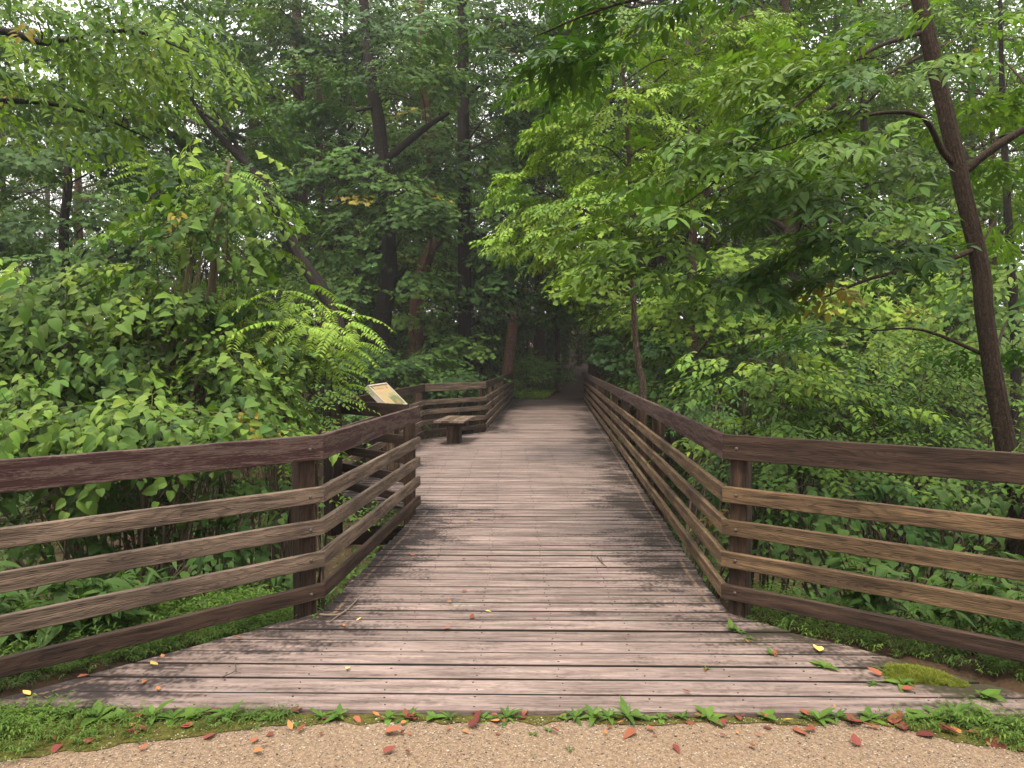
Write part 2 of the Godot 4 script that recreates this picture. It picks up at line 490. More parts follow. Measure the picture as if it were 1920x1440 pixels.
# a leafy twig of a kind: {mesh (twig + leaves), leaf_mesh list, leaves: [transform, which]}
func make_spray(kind: String) -> Dictionary:
	var mb := MB.new()
	var leaves := []
	var twig_col := Color(0.75, 0.5, 0.9)
	var d := {"kind": kind, "leaves": leaves}
	match kind:
		"broad", "ovate", "small":
			var P: Dictionary = {"broad": {"L": 0.34, "n": 10, "len": [0.045, 0.105], "petiole": 0.035}, "ovate": {"L": 0.42, "n": 12, "len": [0.07, 0.105], "petiole": 0.015}, "small": {"L": 0.36, "n": 16, "len": [0.032, 0.055], "petiole": 0.008}}[kind]
			var pts := []
			for i in 5: pts.append(Vector4(P.L * i / 4.0, -0.05 * pow(i / 4.0, 2), 0.012 * sin(i * 1.7), 0.0028 - 0.0004 * i))
			tube(mb, pts, 3)
			for i in mb.c.size(): mb.c[i] = twig_col
			for i in P.n:
				var t = (i + 0.7) / P.n
				var sgn := 1.0 if i % 2 == 0 else -1.0
				var ang := rr(0.6, 1.25) * sgn
				if i == P.n - 1: ang *= 0.15
				var base := Vector3(P.L * t, -0.05 * t * t, 0)
				var dir := Vector3(cos(ang), rr(-0.35, 0.12), sin(ang))
				var B := aim(dir, Vector3(rr(-0.3, 0.3), 1, rr(-0.35, 0.35)))
				leaves.append([Transform3D(B.scaled(Vector3.ONE * rr(P.len[0], P.len[1])), base + dir.normalized() * P.petiole), rng.randi() % 4])
		"ash", "ash_fine":
			var pts := []
			for i in 5: pts.append(Vector4(0.36 * i / 4.0, -0.06 * pow(i / 4.0, 2), 0, 0.0035 - 0.0005 * i))
			tube(mb, pts, 3)
			for k in 6:
				var t := 0.2 + 0.8 * k / 5.0
				var sgn := 1.0 if k % 2 == 0 else -1.0
				var ang := rr(0.5, 1.1) * sgn if k < 5 else 0.0
				var dir := Vector3(cos(ang), rr(-0.30, 0.10), sin(ang)).normalized()
				var o := Vector3(0.36 * t, -0.06 * t * t, 0)
				var B := aim(dir, Vector3(rr(-0.2, 0.2), 1, rr(-0.2, 0.2)))
				var R := rr(0.17, 0.25)
				var rp := []
				for i in 4: rp.append(Vector4(o.x, o.y, o.z, 0.0015) + Vector4((B * Vector3(R * i / 3.0, -0.05 * pow(i / 3.0, 2), 0)).x, (B * Vector3(R * i / 3.0, -0.05 * pow(i / 3.0, 2), 0)).y, (B * Vector3(R * i / 3.0, 0, 0)).z, 0))
				tube(mb, rp, 3)
				for i in 7:
					var tt := 1.0 if i == 6 else 0.35 + 0.25 * (i / 2)
					var sg := 0.0 if i == 6 else (1.0 if i % 2 == 0 else -1.0)
					var la := sg * rr(0.75, 1.1)
					var ld := B * Vector3(cos(la), rr(-0.30, 0.12), sin(la))
					leaves.append([Transform3D(aim(ld, B.y + Vector3(rr(-0.25, 0.25), 0, rr(-0.25, 0.25))).scaled(Vector3.ONE * rr(0.07, 0.115)), o + B * Vector3(R * tt, -0.05 * tt * tt, 0)), rng.randi() % 4])
			for i in mb.c.size(): mb.c[i] = twig_col
		"frond":
			var L := 0.46
			var pts := []
			for i in 7:
				var t := i / 6.0
				pts.append(Vector4(L * t, 0.10 * t - 0.24 * t * t, 0.0, 0.0026 - 0.0003 * i))
			tube(mb, pts, 3)
			for i in mb.c.size(): mb.c[i] = Color(0.9, 0.8, 0.7)
			for i in 24:
				var t := 0.14 + 0.86 * (i / 2) / 12.0
				var sgn := 1.0 if i % 2 == 0 else -1.0
				var ang := rr(1.0, 1.3) * sgn
				var slope := 0.10 - 0.48 * t
				var dir := Vector3(cos(ang), slope * 0.4 - rr(0.05, 0.3), sin(ang))
				leaves.append([Transform3D(aim(dir, Vector3(-slope, 1, 0)).scaled(Vector3.ONE * rr(0.065, 0.08) * (1.15 - 0.5 * t * t)), Vector3(L * t, 0.10 * t - 0.24 * t * t, 0)), rng.randi() % 4])
		"maple":
			var pts := []
			for i in 4: pts.append(Vector4(0.55 * i / 3.0, -0.07 * pow(i / 3.0, 2), 0, 0.005 - 0.0012 * i))
			tube(mb, pts, 3)
			for sgn in [-1.0, 1.0]:
				tube(mb, [Vector4(0.15, -0.01, 0, 0.0025), Vector4(0.40, -0.02, 0.2 * sgn, 0.001)], 3)
			for i in mb.c.size(): mb.c[i] = twig_col
			for i in 20:
				var x := rr(0.08, 0.62)
				var zz := rr(-1, 1) * 0.30 * (1.0 - absf(x - 0.35) * 1.2)
				var dir := Vector3(rr(0.3, 1.0), rr(-0.5, 0.05), signf(zz) * rr(0.1, 1.0))
				leaves.append([Transform3D(aim(dir, Vector3(rr(-0.3, 0.3), 1, rr(-0.3, 0.3))).scaled(Vector3.ONE * rr(0.085, 0.13)), Vector3(x, -0.12 * x * x + rr(-0.03, 0.03), zz)), rng.randi() % 4])
		"far":
			tube(mb, [Vector4(0, 0, 0, 0.008), Vector4(0.9, -0.12, 0, 0.002)], 3)
			for sgn in [-1.0, 1.0]:
				tube(mb, [Vector4(0.25, -0.02, 0, 0.004), Vector4(0.65, -0.05, 0.35 * sgn, 0.001)], 3)
			for i in mb.c.size(): mb.c[i] = twig_col
			for i in 46:
				var x := rr(0.05, 1.0)
				var zz := rr(-1, 1) * 0.5 * (1.0 - absf(x - 0.5))
				var dir := Vector3(rr(0.0, 1.0), rr(-0.6, 0.1), signf(zz) * rr(0.1, 1.0))
				leaves.append([Transform3D(aim(dir, Vector3(rr(-0.45, 0.45), 1, rr(-0.45, 0.45))).scaled(Vector3.ONE * rr(0.09, 0.15)), Vector3(x, -0.14 * x * x + rr(-0.09, 0.09), zz)), rng.randi() % 4])
		"herb":
			var H := rr(0.22, 0.5)
			var lean := rr(-0.1, 0.1)
			tube(mb, [Vector4(0, 0, 0, 0.004), Vector4(lean * 0.5, H * 0.5, 0.02, 0.003), Vector4(lean, H, 0, 0.0015)], 3)
			for i in mb.c.size(): mb.c[i] = Color(0.9, 0.8, 0.6)
			for i in 11:
				var t := 0.25 + 0.75 * i / 10.0
				var an := i * 2.4 + rr(-0.3, 0.3)
				var dir := Vector3(cos(an), rr(-0.25, 0.35), sin(an))
				leaves.append([Transform3D(aim(dir, Vector3(0, 1, 0)).scaled(Vector3.ONE * rr(0.07, 0.14) * (1.2 - 0.5 * t)), Vector3(lean * t, H * t, 0)), rng.randi() % 4])
		"stilt":
			for s in 5:
				var an0 := rr(0, TAU)
				var out := Vector3(cos(an0), 0, sin(an0))
				var H := rr(0.14, 0.30)
				var p1 := out * rr(0.03, 0.08) + Vector3(0, H * 0.65, 0)
				var p2 := out * rr(0.12, 0.22) + Vector3(0, H, 0)
				tube(mb, [Vector4(0, 0, 0, 0.0018), Vector4(p1.x, p1.y, p1.z, 0.0014), Vector4(p2.x, p2.y, p2.z, 0.0008)], 3)
				for i in 7:
					var t := 0.3 + 0.7 * i / 6.0
					var base: Vector3 = (p1 * (t * 2.0)) if t < 0.5 else p1.lerp(p2, t * 2.0 - 1.0)
					var an := an0 + (1.0 if i % 2 == 0 else -1.0) * rr(0.5, 1.2)
					leaves.append([Transform3D(aim(Vector3(cos(an), rr(-0.4, 0.3), sin(an)), Vector3(0, 1, 0)).scaled(Vector3.ONE * rr(0.05, 0.085)), base), rng.randi() % 4])
			for i in mb.c.size(): mb.c[i] = Color(1.0, 0.9, 0.8)
		"grass":
			for s in 16:
				var an := rr(0, TAU)
				leaves.append([Transform3D(aim(Vector3(cos(an) * 0.5, rr(0.6, 1.4), sin(an) * 0.5), Vector3(-cos(an), 0.4, -sin(an))).scaled(Vector3.ONE * rr(0.05, 0.13)), Vector3(rr(-0.03, 0.03), 0, rr(-0.03, 0.03))), rng.randi() % 4])
	# leaf shapes of this kind, one metre long each
	var shapes := {"broad": [HEART, 0.86, 0.26, 0.4], "ovate": [OVATE, 0.50, 0.2, 0.3], "small": [OVATE, 0.55, 0.2, 0.2], "ash": [OVATE, 0.40, 0.2, 0.32], "ash_fine": [DIAMOND, 0.5, 0.2, 0.3], "frond": [LANCE, 0.34, 0.15, 0.25], "maple": [], "far": [DIAMOND, 0.62, 0.15, 0.15], "herb": [OVATE, 0.5, 0.2, 0.35], "stilt": [LANCE, 0.24, 0.1, 0.35], "grass": [BLADE, 0.07, 0.3, 0.45]}
	var lm := []
	for k in 4:
		var one := MB.new()
		if kind == "maple":
			maple_leaf(one, Transform3D(), 1.0, rr(0.05, 0.35), tone(0.85, 1.15))
		else:
			var S: Array = shapes[kind]
			leaf(one, Transform3D(), S[0], 1.0, S[1] * rr(0.88, 1.12), S[2] * rr(0.5, 1.8), S[3] * rr(0.3, 1.7), tone(0.85, 1.15))
		lm.append(one)
	for e in leaves:
		var one: MB = lm[e[1]]
		var T: Transform3D = e[0]
		var first := mb.v.size()
		var k := tone(0.82, 1.2)
		for i in one.v.size():
			mb.vert(T * one.v[i], (T.basis * one.n[i]).normalized(), Color(one.c[i].r * k.r, one.c[i].g * k.g, one.c[i].b * k.b))
		for i in one.ix: mb.ix.append(first + i)
	d.mb = mb
	d.mesh = mb.leaf_mesh()
	d.leaf_meshes = []
	for one in lm: d.leaf_meshes.append(one.mesh())
	return d
func make_sprays() -> void:
	for kind in ["broad", "ovate", "small", "ash", "ash_fine", "frond", "maple", "far", "herb", "stilt", "grass"]:
		sprays[kind] = []
		for k in 3: sprays[kind].append(make_spray(kind))

# foliage colours, as real-world base colours
const DARK := Color(0.029, 0.058, 0.018)
const DEEP := Color(0.043, 0.088, 0.023)
const MID := Color(0.072, 0.131, 0.027)
const LIGHT := Color(0.130, 0.212, 0.036)
const LIME := Color(0.210, 0.312, 0.042)
func mixed(a: Color, b: Color) -> Color:
	var c := a.lerp(b, rng.randf())
	var k := rr(0.85, 1.18)
	return Color(c.r * k * rr(0.93, 1.07), c.g * k, c.b * k)
func tinted(c: Color) -> StandardMaterial3D:
	var key := "%d_%d_%d" % [roundi(c.r * 50.0), roundi(c.g * 40.0), roundi(c.b * 60.0)]
	if not tint_mats.has(key):
		tint_mats[key] = leaf_mat(c.linear_to_srgb())
	return tint_mats[key]

# foliage of one plant from placed sprays [spray, transform, colour]; the largest leaves in view become parts of their own
func hang(plant: Node3D, placed: Array, n_leaves: int, called := "foliage") -> void:
	var here := plant.position
	var loose := {}
	if n_leaves > 0:
		var order := []
		for i in placed.size():
			var p: Vector3 = placed[i][1].origin
			var q := cam_basis.inverse() * (p - Vector3(0, EYE, 0))
			if q.z > -0.5: continue
			var sx := absf(q.x / -q.z * F)
			var sy := absf(q.y / -q.z * F)
			if sx > 940.0 or sy > 700.0: continue
			order.append([-q.z + rr(0, 0.6), i])
		order.sort_custom(func(a, b): return a[0] < b[0])
		var left := n_leaves
		for o in order:
			var S: Dictionary = placed[o[1]][0]
			if left < S.leaves.size(): break
			left -= S.leaves.size()
			loose[o[1]] = true
	var mass := MB.new()
	var stems := MB.new()
	for i in placed.size():
		var S: Dictionary = placed[i][0]
		var T: Transform3D = placed[i][1]
		T.origin -= here
		if loose.has(i):
			var m := tinted(placed[i][2])
			var ends := []
			for e in S.leaves:
				var o := part(plant, "leaf", S.leaf_meshes[e[1]], m)
				o.transform = T * (e[0] as Transform3D)
				ends.append(o.position)
			var root := T.origin
			var prev := Vector4(root.x, root.y, root.z, 0.003)
			var line := [prev]
			for k in range(0, ends.size(), 3):
				line.append(Vector4(lerpf(prev.x, ends[k].x, 0.8), lerpf(prev.y, ends[k].y, 0.8) - 0.005, lerpf(prev.z, ends[k].z, 0.8), 0.0016))
				prev = line[-1]
			if line.size() > 2: tube(stems, line, 3)
		else:
			mass.join(S.mb, T, placed[i][2])
	if stems.v.size(): meta(part(plant, "twig", stems.mesh(), M.twig), "", "", "", "stuff")
	if mass.v.size(): meta(part(plant, called, mass.leaf_mesh(), M.leaf), "", "", "", "stuff")
	triangles += mass.ix.size() / 3

var triangles := 0
# fills a cloud of foliage with sprays in flat layers
func cloud(out: Array, tips: Array, kind: String, c: Vector3, r: Vector3, n: int, axis: Vector3, ca: Color, cb: Color, size := 1.0, droop := 0.3, per := 6, flat := 1.0) -> void:
	var list: Array = sprays[kind]
	for k in maxi(1, n / per):
		var d := Vector3(rr(-1, 1), rr(-1, 1), rr(-1, 1))
		while d.length() > 1.0 or d.length() < 0.05: d = Vector3(rr(-1, 1), rr(-1, 1), rr(-1, 1))
		d = d.normalized() * pow(d.length(), 0.75)
		var cc := c + d * r
		tips.append(cc)
		var hue := mixed(ca, cb)
		for i in per:
			var p := cc + Vector3(rr(-1, 1) * 0.34, rr(-1, 1) * 0.13, rr(-1, 1) * 0.34) * size * 1.1
			var out_dir := Vector3(p.x - axis.x, 0, p.z - axis.z).normalized().rotated(Vector3.UP, rr(-1.2, 1.2))
			out_dir = (out_dir + d * 0.4 * Vector3(1, 0.3, 1)).normalized()
			out_dir.y = -droop * rr(0.0, 1.8)
			var B := aim(out_dir, Vector3(rr(-0.4, 0.4) * flat, 1, rr(-0.4, 0.4) * flat)).scaled(Vector3.ONE * size * rr(0.8, 1.25))
			var leafy := hue if rng.randf() > 0.006 else Color(0.28, 0.22, 0.04)
			out.append([list[rng.randi() % list.size()], Transform3D(B, p), leafy])

func near_point(line: Array, y: float) -> Vector4:
	var best: Vector4 = line[0]
	for p in line:
		if absf(p.y - y) < absf(best.y - y): best = p
	return best

# a tree. trunk: points [px, py, depth, radius]; limbs likewise; clouds: [px, py, depth, rx, ry, sprays]; sizes of clouds in photograph pixels
func tree(called: String, label: String, o: Dictionary) -> Node3D:
	var t: Array = o.trunk
	var pts := []
	for q in t:
		var p := at(q[0], q[1], q[2])
		pts.append(Vector4(p.x, p.y, p.z, q[3]))
	var b: Vector4 = pts[0]
	var gy := land(b.x, -b.z)
	if o.get("ground", true):
		if b.y > gy + 0.3:
			pts.push_front(Vector4(b.x + o.get("foot", 0.0), gy - 0.15, b.z, b.w * 1.25))
		else:
			pts[0] = Vector4(b.x, gy - 0.15, b.z, b.w * 1.25)
	var base := Vector3(pts[0].x, gy, pts[0].z)
	var n := thing(called, base, label, o.get("category", "tree"), o.get("group", ""))
	var line := smooth_line(pts, 18 if o.has("fine") else 7)
	var loc := []
	for q in line: loc.append(q - Vector4(base.x, base.y, base.z, 0))
	var mb := MB.new()
	tube(mb, loc, 30 if o.has("fine") else 16, 0.015, true, 0.22)
	part(n, "trunk", mb.mesh(), o.get("bark", M.bark))
	var limb_lines := [line]
	for l in o.get("limbs", []):
		var lp := []
		for q in l:
			var p := at(q[0], q[1], q[2])
			lp.append(Vector4(p.x - base.x, p.y - base.y, p.z - base.z, q[3]))
		var ll := smooth_line(lp, 4)
		var lm := MB.new()
		tube(lm, ll, 7, 0.06)
		part(n, "limb", lm.mesh(), o.get("bark", M.bark))
		var wl := []
		for q in ll: wl.append(q + Vector4(base.x, base.y, base.z, 0))
		limb_lines.append(wl)
	var placed := []
	for c in o.get("clouds", []):
		var p := at(c[0], c[1], c[2])
		var k: float = c[2] / F
		var r := Vector3(c[3] * k, c[4] * k, minf(c[3] * k * 0.9, 2.5))
		var tips := []
		cloud(placed, tips, c[6] if c.size() > 6 else o.kind, p, r, c[5], xyz(near_point(line, p.y)), o.tint[0], o.tint[1], o.get("size", 1.0), o.get("droop", 0.3), 6, o.get("flat", 1.0))
		# a limb into the cloud and twigs to its clumps
		var from: Vector4 = line[0]
		var best := 1e9
		for ll in limb_lines:
			for q in ll:
				var want := xyz(q).distance_to(p + Vector3(0, -0.4 * p.distance_to(xyz(q)), 0))
				if want < best and q.y > base.y + 0.5: best = want; from = q
		var lm := MB.new()
		var a := from - Vector4(base.x, base.y, base.z, 0)
		var e := p - base
		var far := xyz(a).distance_to(e)
		var r0 := clampf(0.012 + far * 0.008, 0.008, minf(from.w * 0.7, 0.09))
		var mid := xyz(a).lerp(e, 0.55) + Vector3(rr(-0.06, 0.06), rr(0.02, 0.14), rr(-0.06, 0.06)) * far
		var main := smooth_line([Vector4(a.x, a.y, a.z, r0), Vector4(mid.x, mid.y, mid.z, r0 * 0.65), Vector4(e.x, e.y, e.z, r0 * 0.35)], 4)
		tube(lm, main, 5, 0.05)
		for i in range(0, tips.size(), 2):
			var q: Vector4 = main[4 + rng.randi() % 5]
			var te: Vector3 = tips[i] - base
			var m2 := xyz(q).lerp(te, 0.5) + Vector3(0, 0.06 * far * rr(0.0, 1.0), 0)
			tube(lm, [Vector4(q.x, q.y, q.z, r0 * 0.3), Vector4(m2.x, m2.y, m2.z, r0 * 0.22), Vector4(te.x, te.y, te.z, r0 * 0.1)], 4)
		if far < 30.0: part(n, "branch", lm.mesh(), o.get("bark", M.bark))
	hang(n, placed, o.get("leaves", 0))
	return n

# a shrub: several stems from the ground into its clouds
func shrub(called: String, label: String, o: Dictionary) -> Node3D:
	var c0: Array = o.clouds[0]
	var p0 := at(c0[0], c0[1], c0[2])
	if o.has("root"): p0 = at(o.root[0], o.root[1], o.root[2])
	var base := Vector3(p0.x, land(p0.x, -p0.z), p0.z)
	var n := thing(called, base, label, o.get("category", "shrub"), o.get("group", ""))
	var placed := []
	for c in o.clouds:
		var p := at(c[0], c[1], c[2])
		var k: float = c[2] / F
		var r := Vector3(c[3] * k, c[4] * k, c[3] * k * 0.85)
		var tips := []
		var ta: Color = o.tint[0]
		var tb: Color = o.tint[1]
		if c.size() > 7: ta = c[7]; tb = c[7]
		cloud(placed, tips, c[6] if c.size() > 6 and c[6] != "" else o.kind, p, r, c[5], Vector3(p.x, 0, p.z - 0.3), ta, tb, o.get("size", 1.0), o.get("droop", 0.3), 5, o.get("flat", 1.0))
		var lm := MB.new()
		var e := p - base
		for s in o.get("stems", 3):
			var a := Vector3(rr(-0.25, 0.25), -0.1, rr(-0.25, 0.25))
			var e2 := e + Vector3(rr(-1, 1), rr(-0.6, 0.6), rr(-1, 1)) * r * 0.6
			var mid := a.lerp(e2, 0.5) + Vector3(rr(-0.2, 0.2), rr(0.0, 0.3), rr(-0.2, 0.2))
			var main := smooth_line([Vector4(a.x, a.y, a.z, 0.016), Vector4(mid.x, mid.y, mid.z, 0.011), Vector4(e2.x, e2.y, e2.z, 0.005)], 4)
			tube(lm, main, 5)
			for i in range(s, tips.size(), o.get("stems", 3)):
				var q: Vector4 = main[3 + rng.randi() % 6]
				var te: Vector3 = tips[i] - base
				tube(lm, [Vector4(q.x, q.y, q.z, 0.005), Vector4((q.x + te.x) / 2, (q.y + te.y) / 2 + 0.04, (q.z + te.z) / 2, 0.004), Vector4(te.x, te.y, te.z, 0.002)], 3)
		part(n, "stem", lm.mesh(), o.get("bark", M.twig))
	hang(n, placed, o.get("leaves", 0))
	return n

# ---------------------------------------------------------------- the bridge
var LW: Vector3; var LC: Vector3; var LA: Vector3; var LB: Vector3; var LCc: Vector3; var LD: Vector3; var LE: Vector3
var RW: Vector3; var RC: Vector3; var RE: Vector3
func lay_out() -> void:
	LC = on_level(605, 815, RAIL_TOP)
	LW = on_level(0, 862, RAIL_TOP)
	LW = LC + (LW - LC) * 1.75
	LA = on_level(788, 760, RAIL_TOP)
	LB = on_level(637, 750, RAIL_TOP)
	LCc = Vector3(-1.69, RAIL_TOP, -13.2)
	LD = Vector3(-0.55, RAIL_TOP, -14.5)
	LE = Vector3(0.06, RAIL_TOP, -27.2)
	RC = on_level(1356, 815, RAIL_TOP)
	RW = on_level(1920, 852, RAIL_TOP)
	RW = RC + (RW - RC) * 1.6
	RE = Vector3(2.80, RAIL_TOP, -27.0)
func edge_at(pts: Array, depth: float) -> float:
	for i in pts.size() - 1:
		if depth <= pts[i + 1].y:
			return lerpf(pts[i].x, pts[i + 1].x, clampf((depth - pts[i].y) / (pts[i + 1].y - pts[i].y), -5.0, 1.0))
	return pts[-1].x
func deck_left(depth: float) -> float:
	return edge_at([Vector2(LC.x - 1.48, 2.70), Vector2(LC.x - 0.02, -LC.z), Vector2(LA.x - 0.03, -LA.z + 0.1), Vector2(LB.x - 0.06, -LB.z), Vector2(LCc.x - 0.06, -LCc.z), Vector2(LD.x - 0.04, -LD.z), Vector2(LE.x - 0.04, -LE.z)], depth)
func deck_right(depth: float) -> float:
	return edge_at([Vector2(RC.x + 1.52, 2.70), Vector2(RC.x + 0.05, -RC.z - 0.02), Vector2(RC.x + 0.04, -RC.z + 0.3), Vector2(RE.x + 0.04, -RE.z)], depth)

func build_bridge() -> void:
	var br := thing("footbridge", Vector3(0.2, 0, -2.9), "weathered wooden plank footbridge with slatted railings crossing into the woods", "footbridge")
	var here := br.position
	var i := 0
	var z0 := 2.91
	var nails := []
	while z0 + 0.148 < 27.0:
		var mb := MB.new()
		var za := z0 + 0.003
		var zb := z0 + 0.148 - rr(0.007, 0.011)
		var yy := rr(-0.002, 0.002)
		var tilt := rr(-0.0015, 0.0015)
		var strip := rng.randi() % 4
		var u0 := rr(0, 2.4)
		var ch := 0.003
		# outline from above, boards lie 0.9 degrees off square
		var xla := deck_left(za) + rr(-0.012, 0.012)
		var xlb := deck_left(zb) + rr(-0.012, 0.012)
		var xra := deck_right(za) + rr(-0.012, 0.012)
		var xrb := deck_right(zb) + rr(-0.012, 0.012)
		var segs := 6
		var rows := []
		var bow := rr(-0.002, 0.002)
		for s in segs + 1:
			var t := float(s) / segs
			var xa := lerpf(xla, xra, t)
			var xb := lerpf(xlb, xrb, t)
			var w := bow * sin(t * PI) + rr(-0.0012, 0.0012)
			var dz := 0.0152 * (lerpf(xa, xb, 0.5))
			var lift := yy + rr(-0.001, 0.001)
			rows.append([
				Vector3(xa, -0.038 + lift, -(za - dz + w)), Vector3(xa, lift - ch - tilt, -(za - dz + w)), Vector3(xa, lift - tilt, -(za - dz + w + ch)),
				Vector3(xb, lift + tilt, -(zb - dz + w - ch)), Vector3(xb, lift - ch + tilt, -(zb - dz + w)), Vector3(xb, -0.038 + lift, -(zb - dz + w))])
		var nrm := [Vector3(0, 0, 1), Vector3(0, 0.7, 0.7), Vector3(0, 1, 0), Vector3(0, 0.7, -0.7), Vector3(0, 0, -1)]
		var vv := [0.0, 0.035, 0.005, 0.135, 0.14, 0.10]
		for k in 5:
			for s in segs:
				var ps := [rows[s][k], rows[s][k + 1], rows[s + 1][k + 1], rows[s + 1][k]]
				var us := []
				var u2 := []
				for p in ps:
					us.append(Vector2(p.x + u0, 0.0))
					u2.append(Vector2((p.x + 3.0) / 7.0, (-p.z - 2.6) / 26.0) if k in [2, 3] or (i == 0 and k < 2) else Vector2(0.003, 0.0015))  # joint faces and near chamfer take the dirt colour darkened as gap shade
				var v0: float = vv[k] if k > 0 else 0.035
				var v1: float = vv[k + 1] if k > 0 else 0.005
				us[0].y = strip * 0.15 + 0.005 + v0; us[3].y = us[0].y
				us[1].y = strip * 0.15 + 0.005 + v1; us[2].y = us[1].y
				for q in 4: ps[q] = (ps[q] as Vector3) - here
				mb.face(ps, nrm[k], us, u2)
		for e in [0, segs]:
			var ps := []
			var us := []
			for p in rows[e]:
				ps.append(p - here); us.append(Vector2(p.z, strip * 0.15 + 0.06 + p.y))
			mb.face(ps, Vector3(-1 if e == 0 else 1, 0, 0), us)
		part(br, "plank", mb.mesh(), M.planks[rng.randi() % 4])
		if i < 60:
			var x := -2.2
			while x < 2.4:
				for zz in [0.035, 0.11]:
					var xn := x + rr(-0.02, 0.02)
					if xn > xla + 0.1 and xn < xra - 0.1:
						nails.append(Transform3D(Basis().scaled(Vector3(rr(0.8, 1.5), 1, rr(0.7, 1.0))), Vector3(xn, yy + 0.0006, -(z0 + zz - 0.0152 * xn + rr(-0.008, 0.008))) - here))
				x += 0.405
		z0 += 0.148
		i += 1
	var disc := CylinderMesh.new()
	disc.top_radius = 0.0042; disc.bottom_radius = 0.0042; disc.height = 0.003; disc.radial_segments = 8; disc.rings = 1
	var white := []
	for k in nails.size(): white.append(Color.WHITE)
	copies(br, "nail_head", disc, M.nail, nails, white)
	# packed dark dirt lying in the joints between the boards
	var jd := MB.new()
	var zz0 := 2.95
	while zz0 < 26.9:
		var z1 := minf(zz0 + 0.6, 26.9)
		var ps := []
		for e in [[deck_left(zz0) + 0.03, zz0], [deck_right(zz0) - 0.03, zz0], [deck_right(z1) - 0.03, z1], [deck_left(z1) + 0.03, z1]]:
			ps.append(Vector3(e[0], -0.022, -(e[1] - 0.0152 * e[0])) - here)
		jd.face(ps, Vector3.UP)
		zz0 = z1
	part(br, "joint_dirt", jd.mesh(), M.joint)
	# stringers and cross beams below
	for x in [-0.95, 0.1, 1.15]:
		part(br, "stringer", beam_mesh(Vector3(x, -0.20, -3.05) - here, Vector3(x + 0.0674 * 23.5, -0.20, -26.8) - here, Vector3.RIGHT, Vector3.UP, 0.14, 0.30, 0.006), M.post)
	for z in [7.6, 10.4, 13.3]:
		part(br, "cross_beam", beam_mesh(Vector3(-1.85, -0.44, -z) - here, Vector3(1.6, -0.44, -z) - here, Vector3.BACK, Vector3.UP, 0.14, 0.18, 0.006), M.post)
	for z in [7.6, 13.3, 20.0]:
		for x in [-0.9, 1.2]:
			var xx: float = x + 0.0674 * (z - 4.0)
			part(br, "pile", beam_mesh(Vector3(xx, -3.2, -z) - here, Vector3(xx, -0.53, -z) - here, Vector3.RIGHT, Vector3.BACK, 0.2, 0.2, 0.01), M.post)
	# railings: [from, to, materials (top, 2..5), posts as fractions, post width, label]
	var G: Material = M.rail_grey
	var B: Material = M.rail_brown
	var D: Material = M.rail_dark
	var Pn: Material = M.rail_paint
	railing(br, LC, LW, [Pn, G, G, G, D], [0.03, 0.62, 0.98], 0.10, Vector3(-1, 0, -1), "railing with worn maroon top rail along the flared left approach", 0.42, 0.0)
	railing(br, LC, LA, [Pn, G, G, G, D], [0.965], 0.10, Vector3(-1, 0, 0), "short weathered railing ending at the overlook", -0.42, 0.0)
	railing(br, LB, Vector3(LA.x - 0.13, RAIL_TOP, LA.z - 0.13), [D, D, D, D, D], [0.02], 0.15, Vector3(-1, 0, 1), "dark angled railing in front of the tilted sign panel", 0.0, 0.0)
	railing(br, LB + Vector3(0, 0, -0.05), LCc, [D, G, G, G, D], [0.5, 0.985], 0.12, Vector3(-1, 0, 0), "railing behind the tilted sign panel", 0.0, 0.0)
	railing(br, LCc, LD, [G, G, G, G, D], [0.97], 0.09, Vector3(-1, 0, -1), "grey railing behind the bench", 0.0, 0.0)
	railing(br, LD, LE, [D, G, G, G, G], [0.01, 0.17, 0.33, 0.5, 0.66, 0.82, 0.985], 0.10, Vector3(-1, 0, 0), "far railing running from the bench to the trail", 0.0, 0.0)
	var fr := []
	for z in [7.35, 8.8, 10.95, 12.95, 14.95, 16.9, 18.9, 20.9, 22.9, 24.9, 26.8]:
		fr.append((z + RC.z) / (-RE.z + RC.z))
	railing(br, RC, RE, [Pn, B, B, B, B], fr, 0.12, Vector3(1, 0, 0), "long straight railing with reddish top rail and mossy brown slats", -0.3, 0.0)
	railing(br, RC, RW, [D, B, B, B, D], [0.035, 0.66, 0.98], 0.10, Vector3(1, 0, -1), "railing along the flared right approach with tawny slats", 0.3, 0.0)

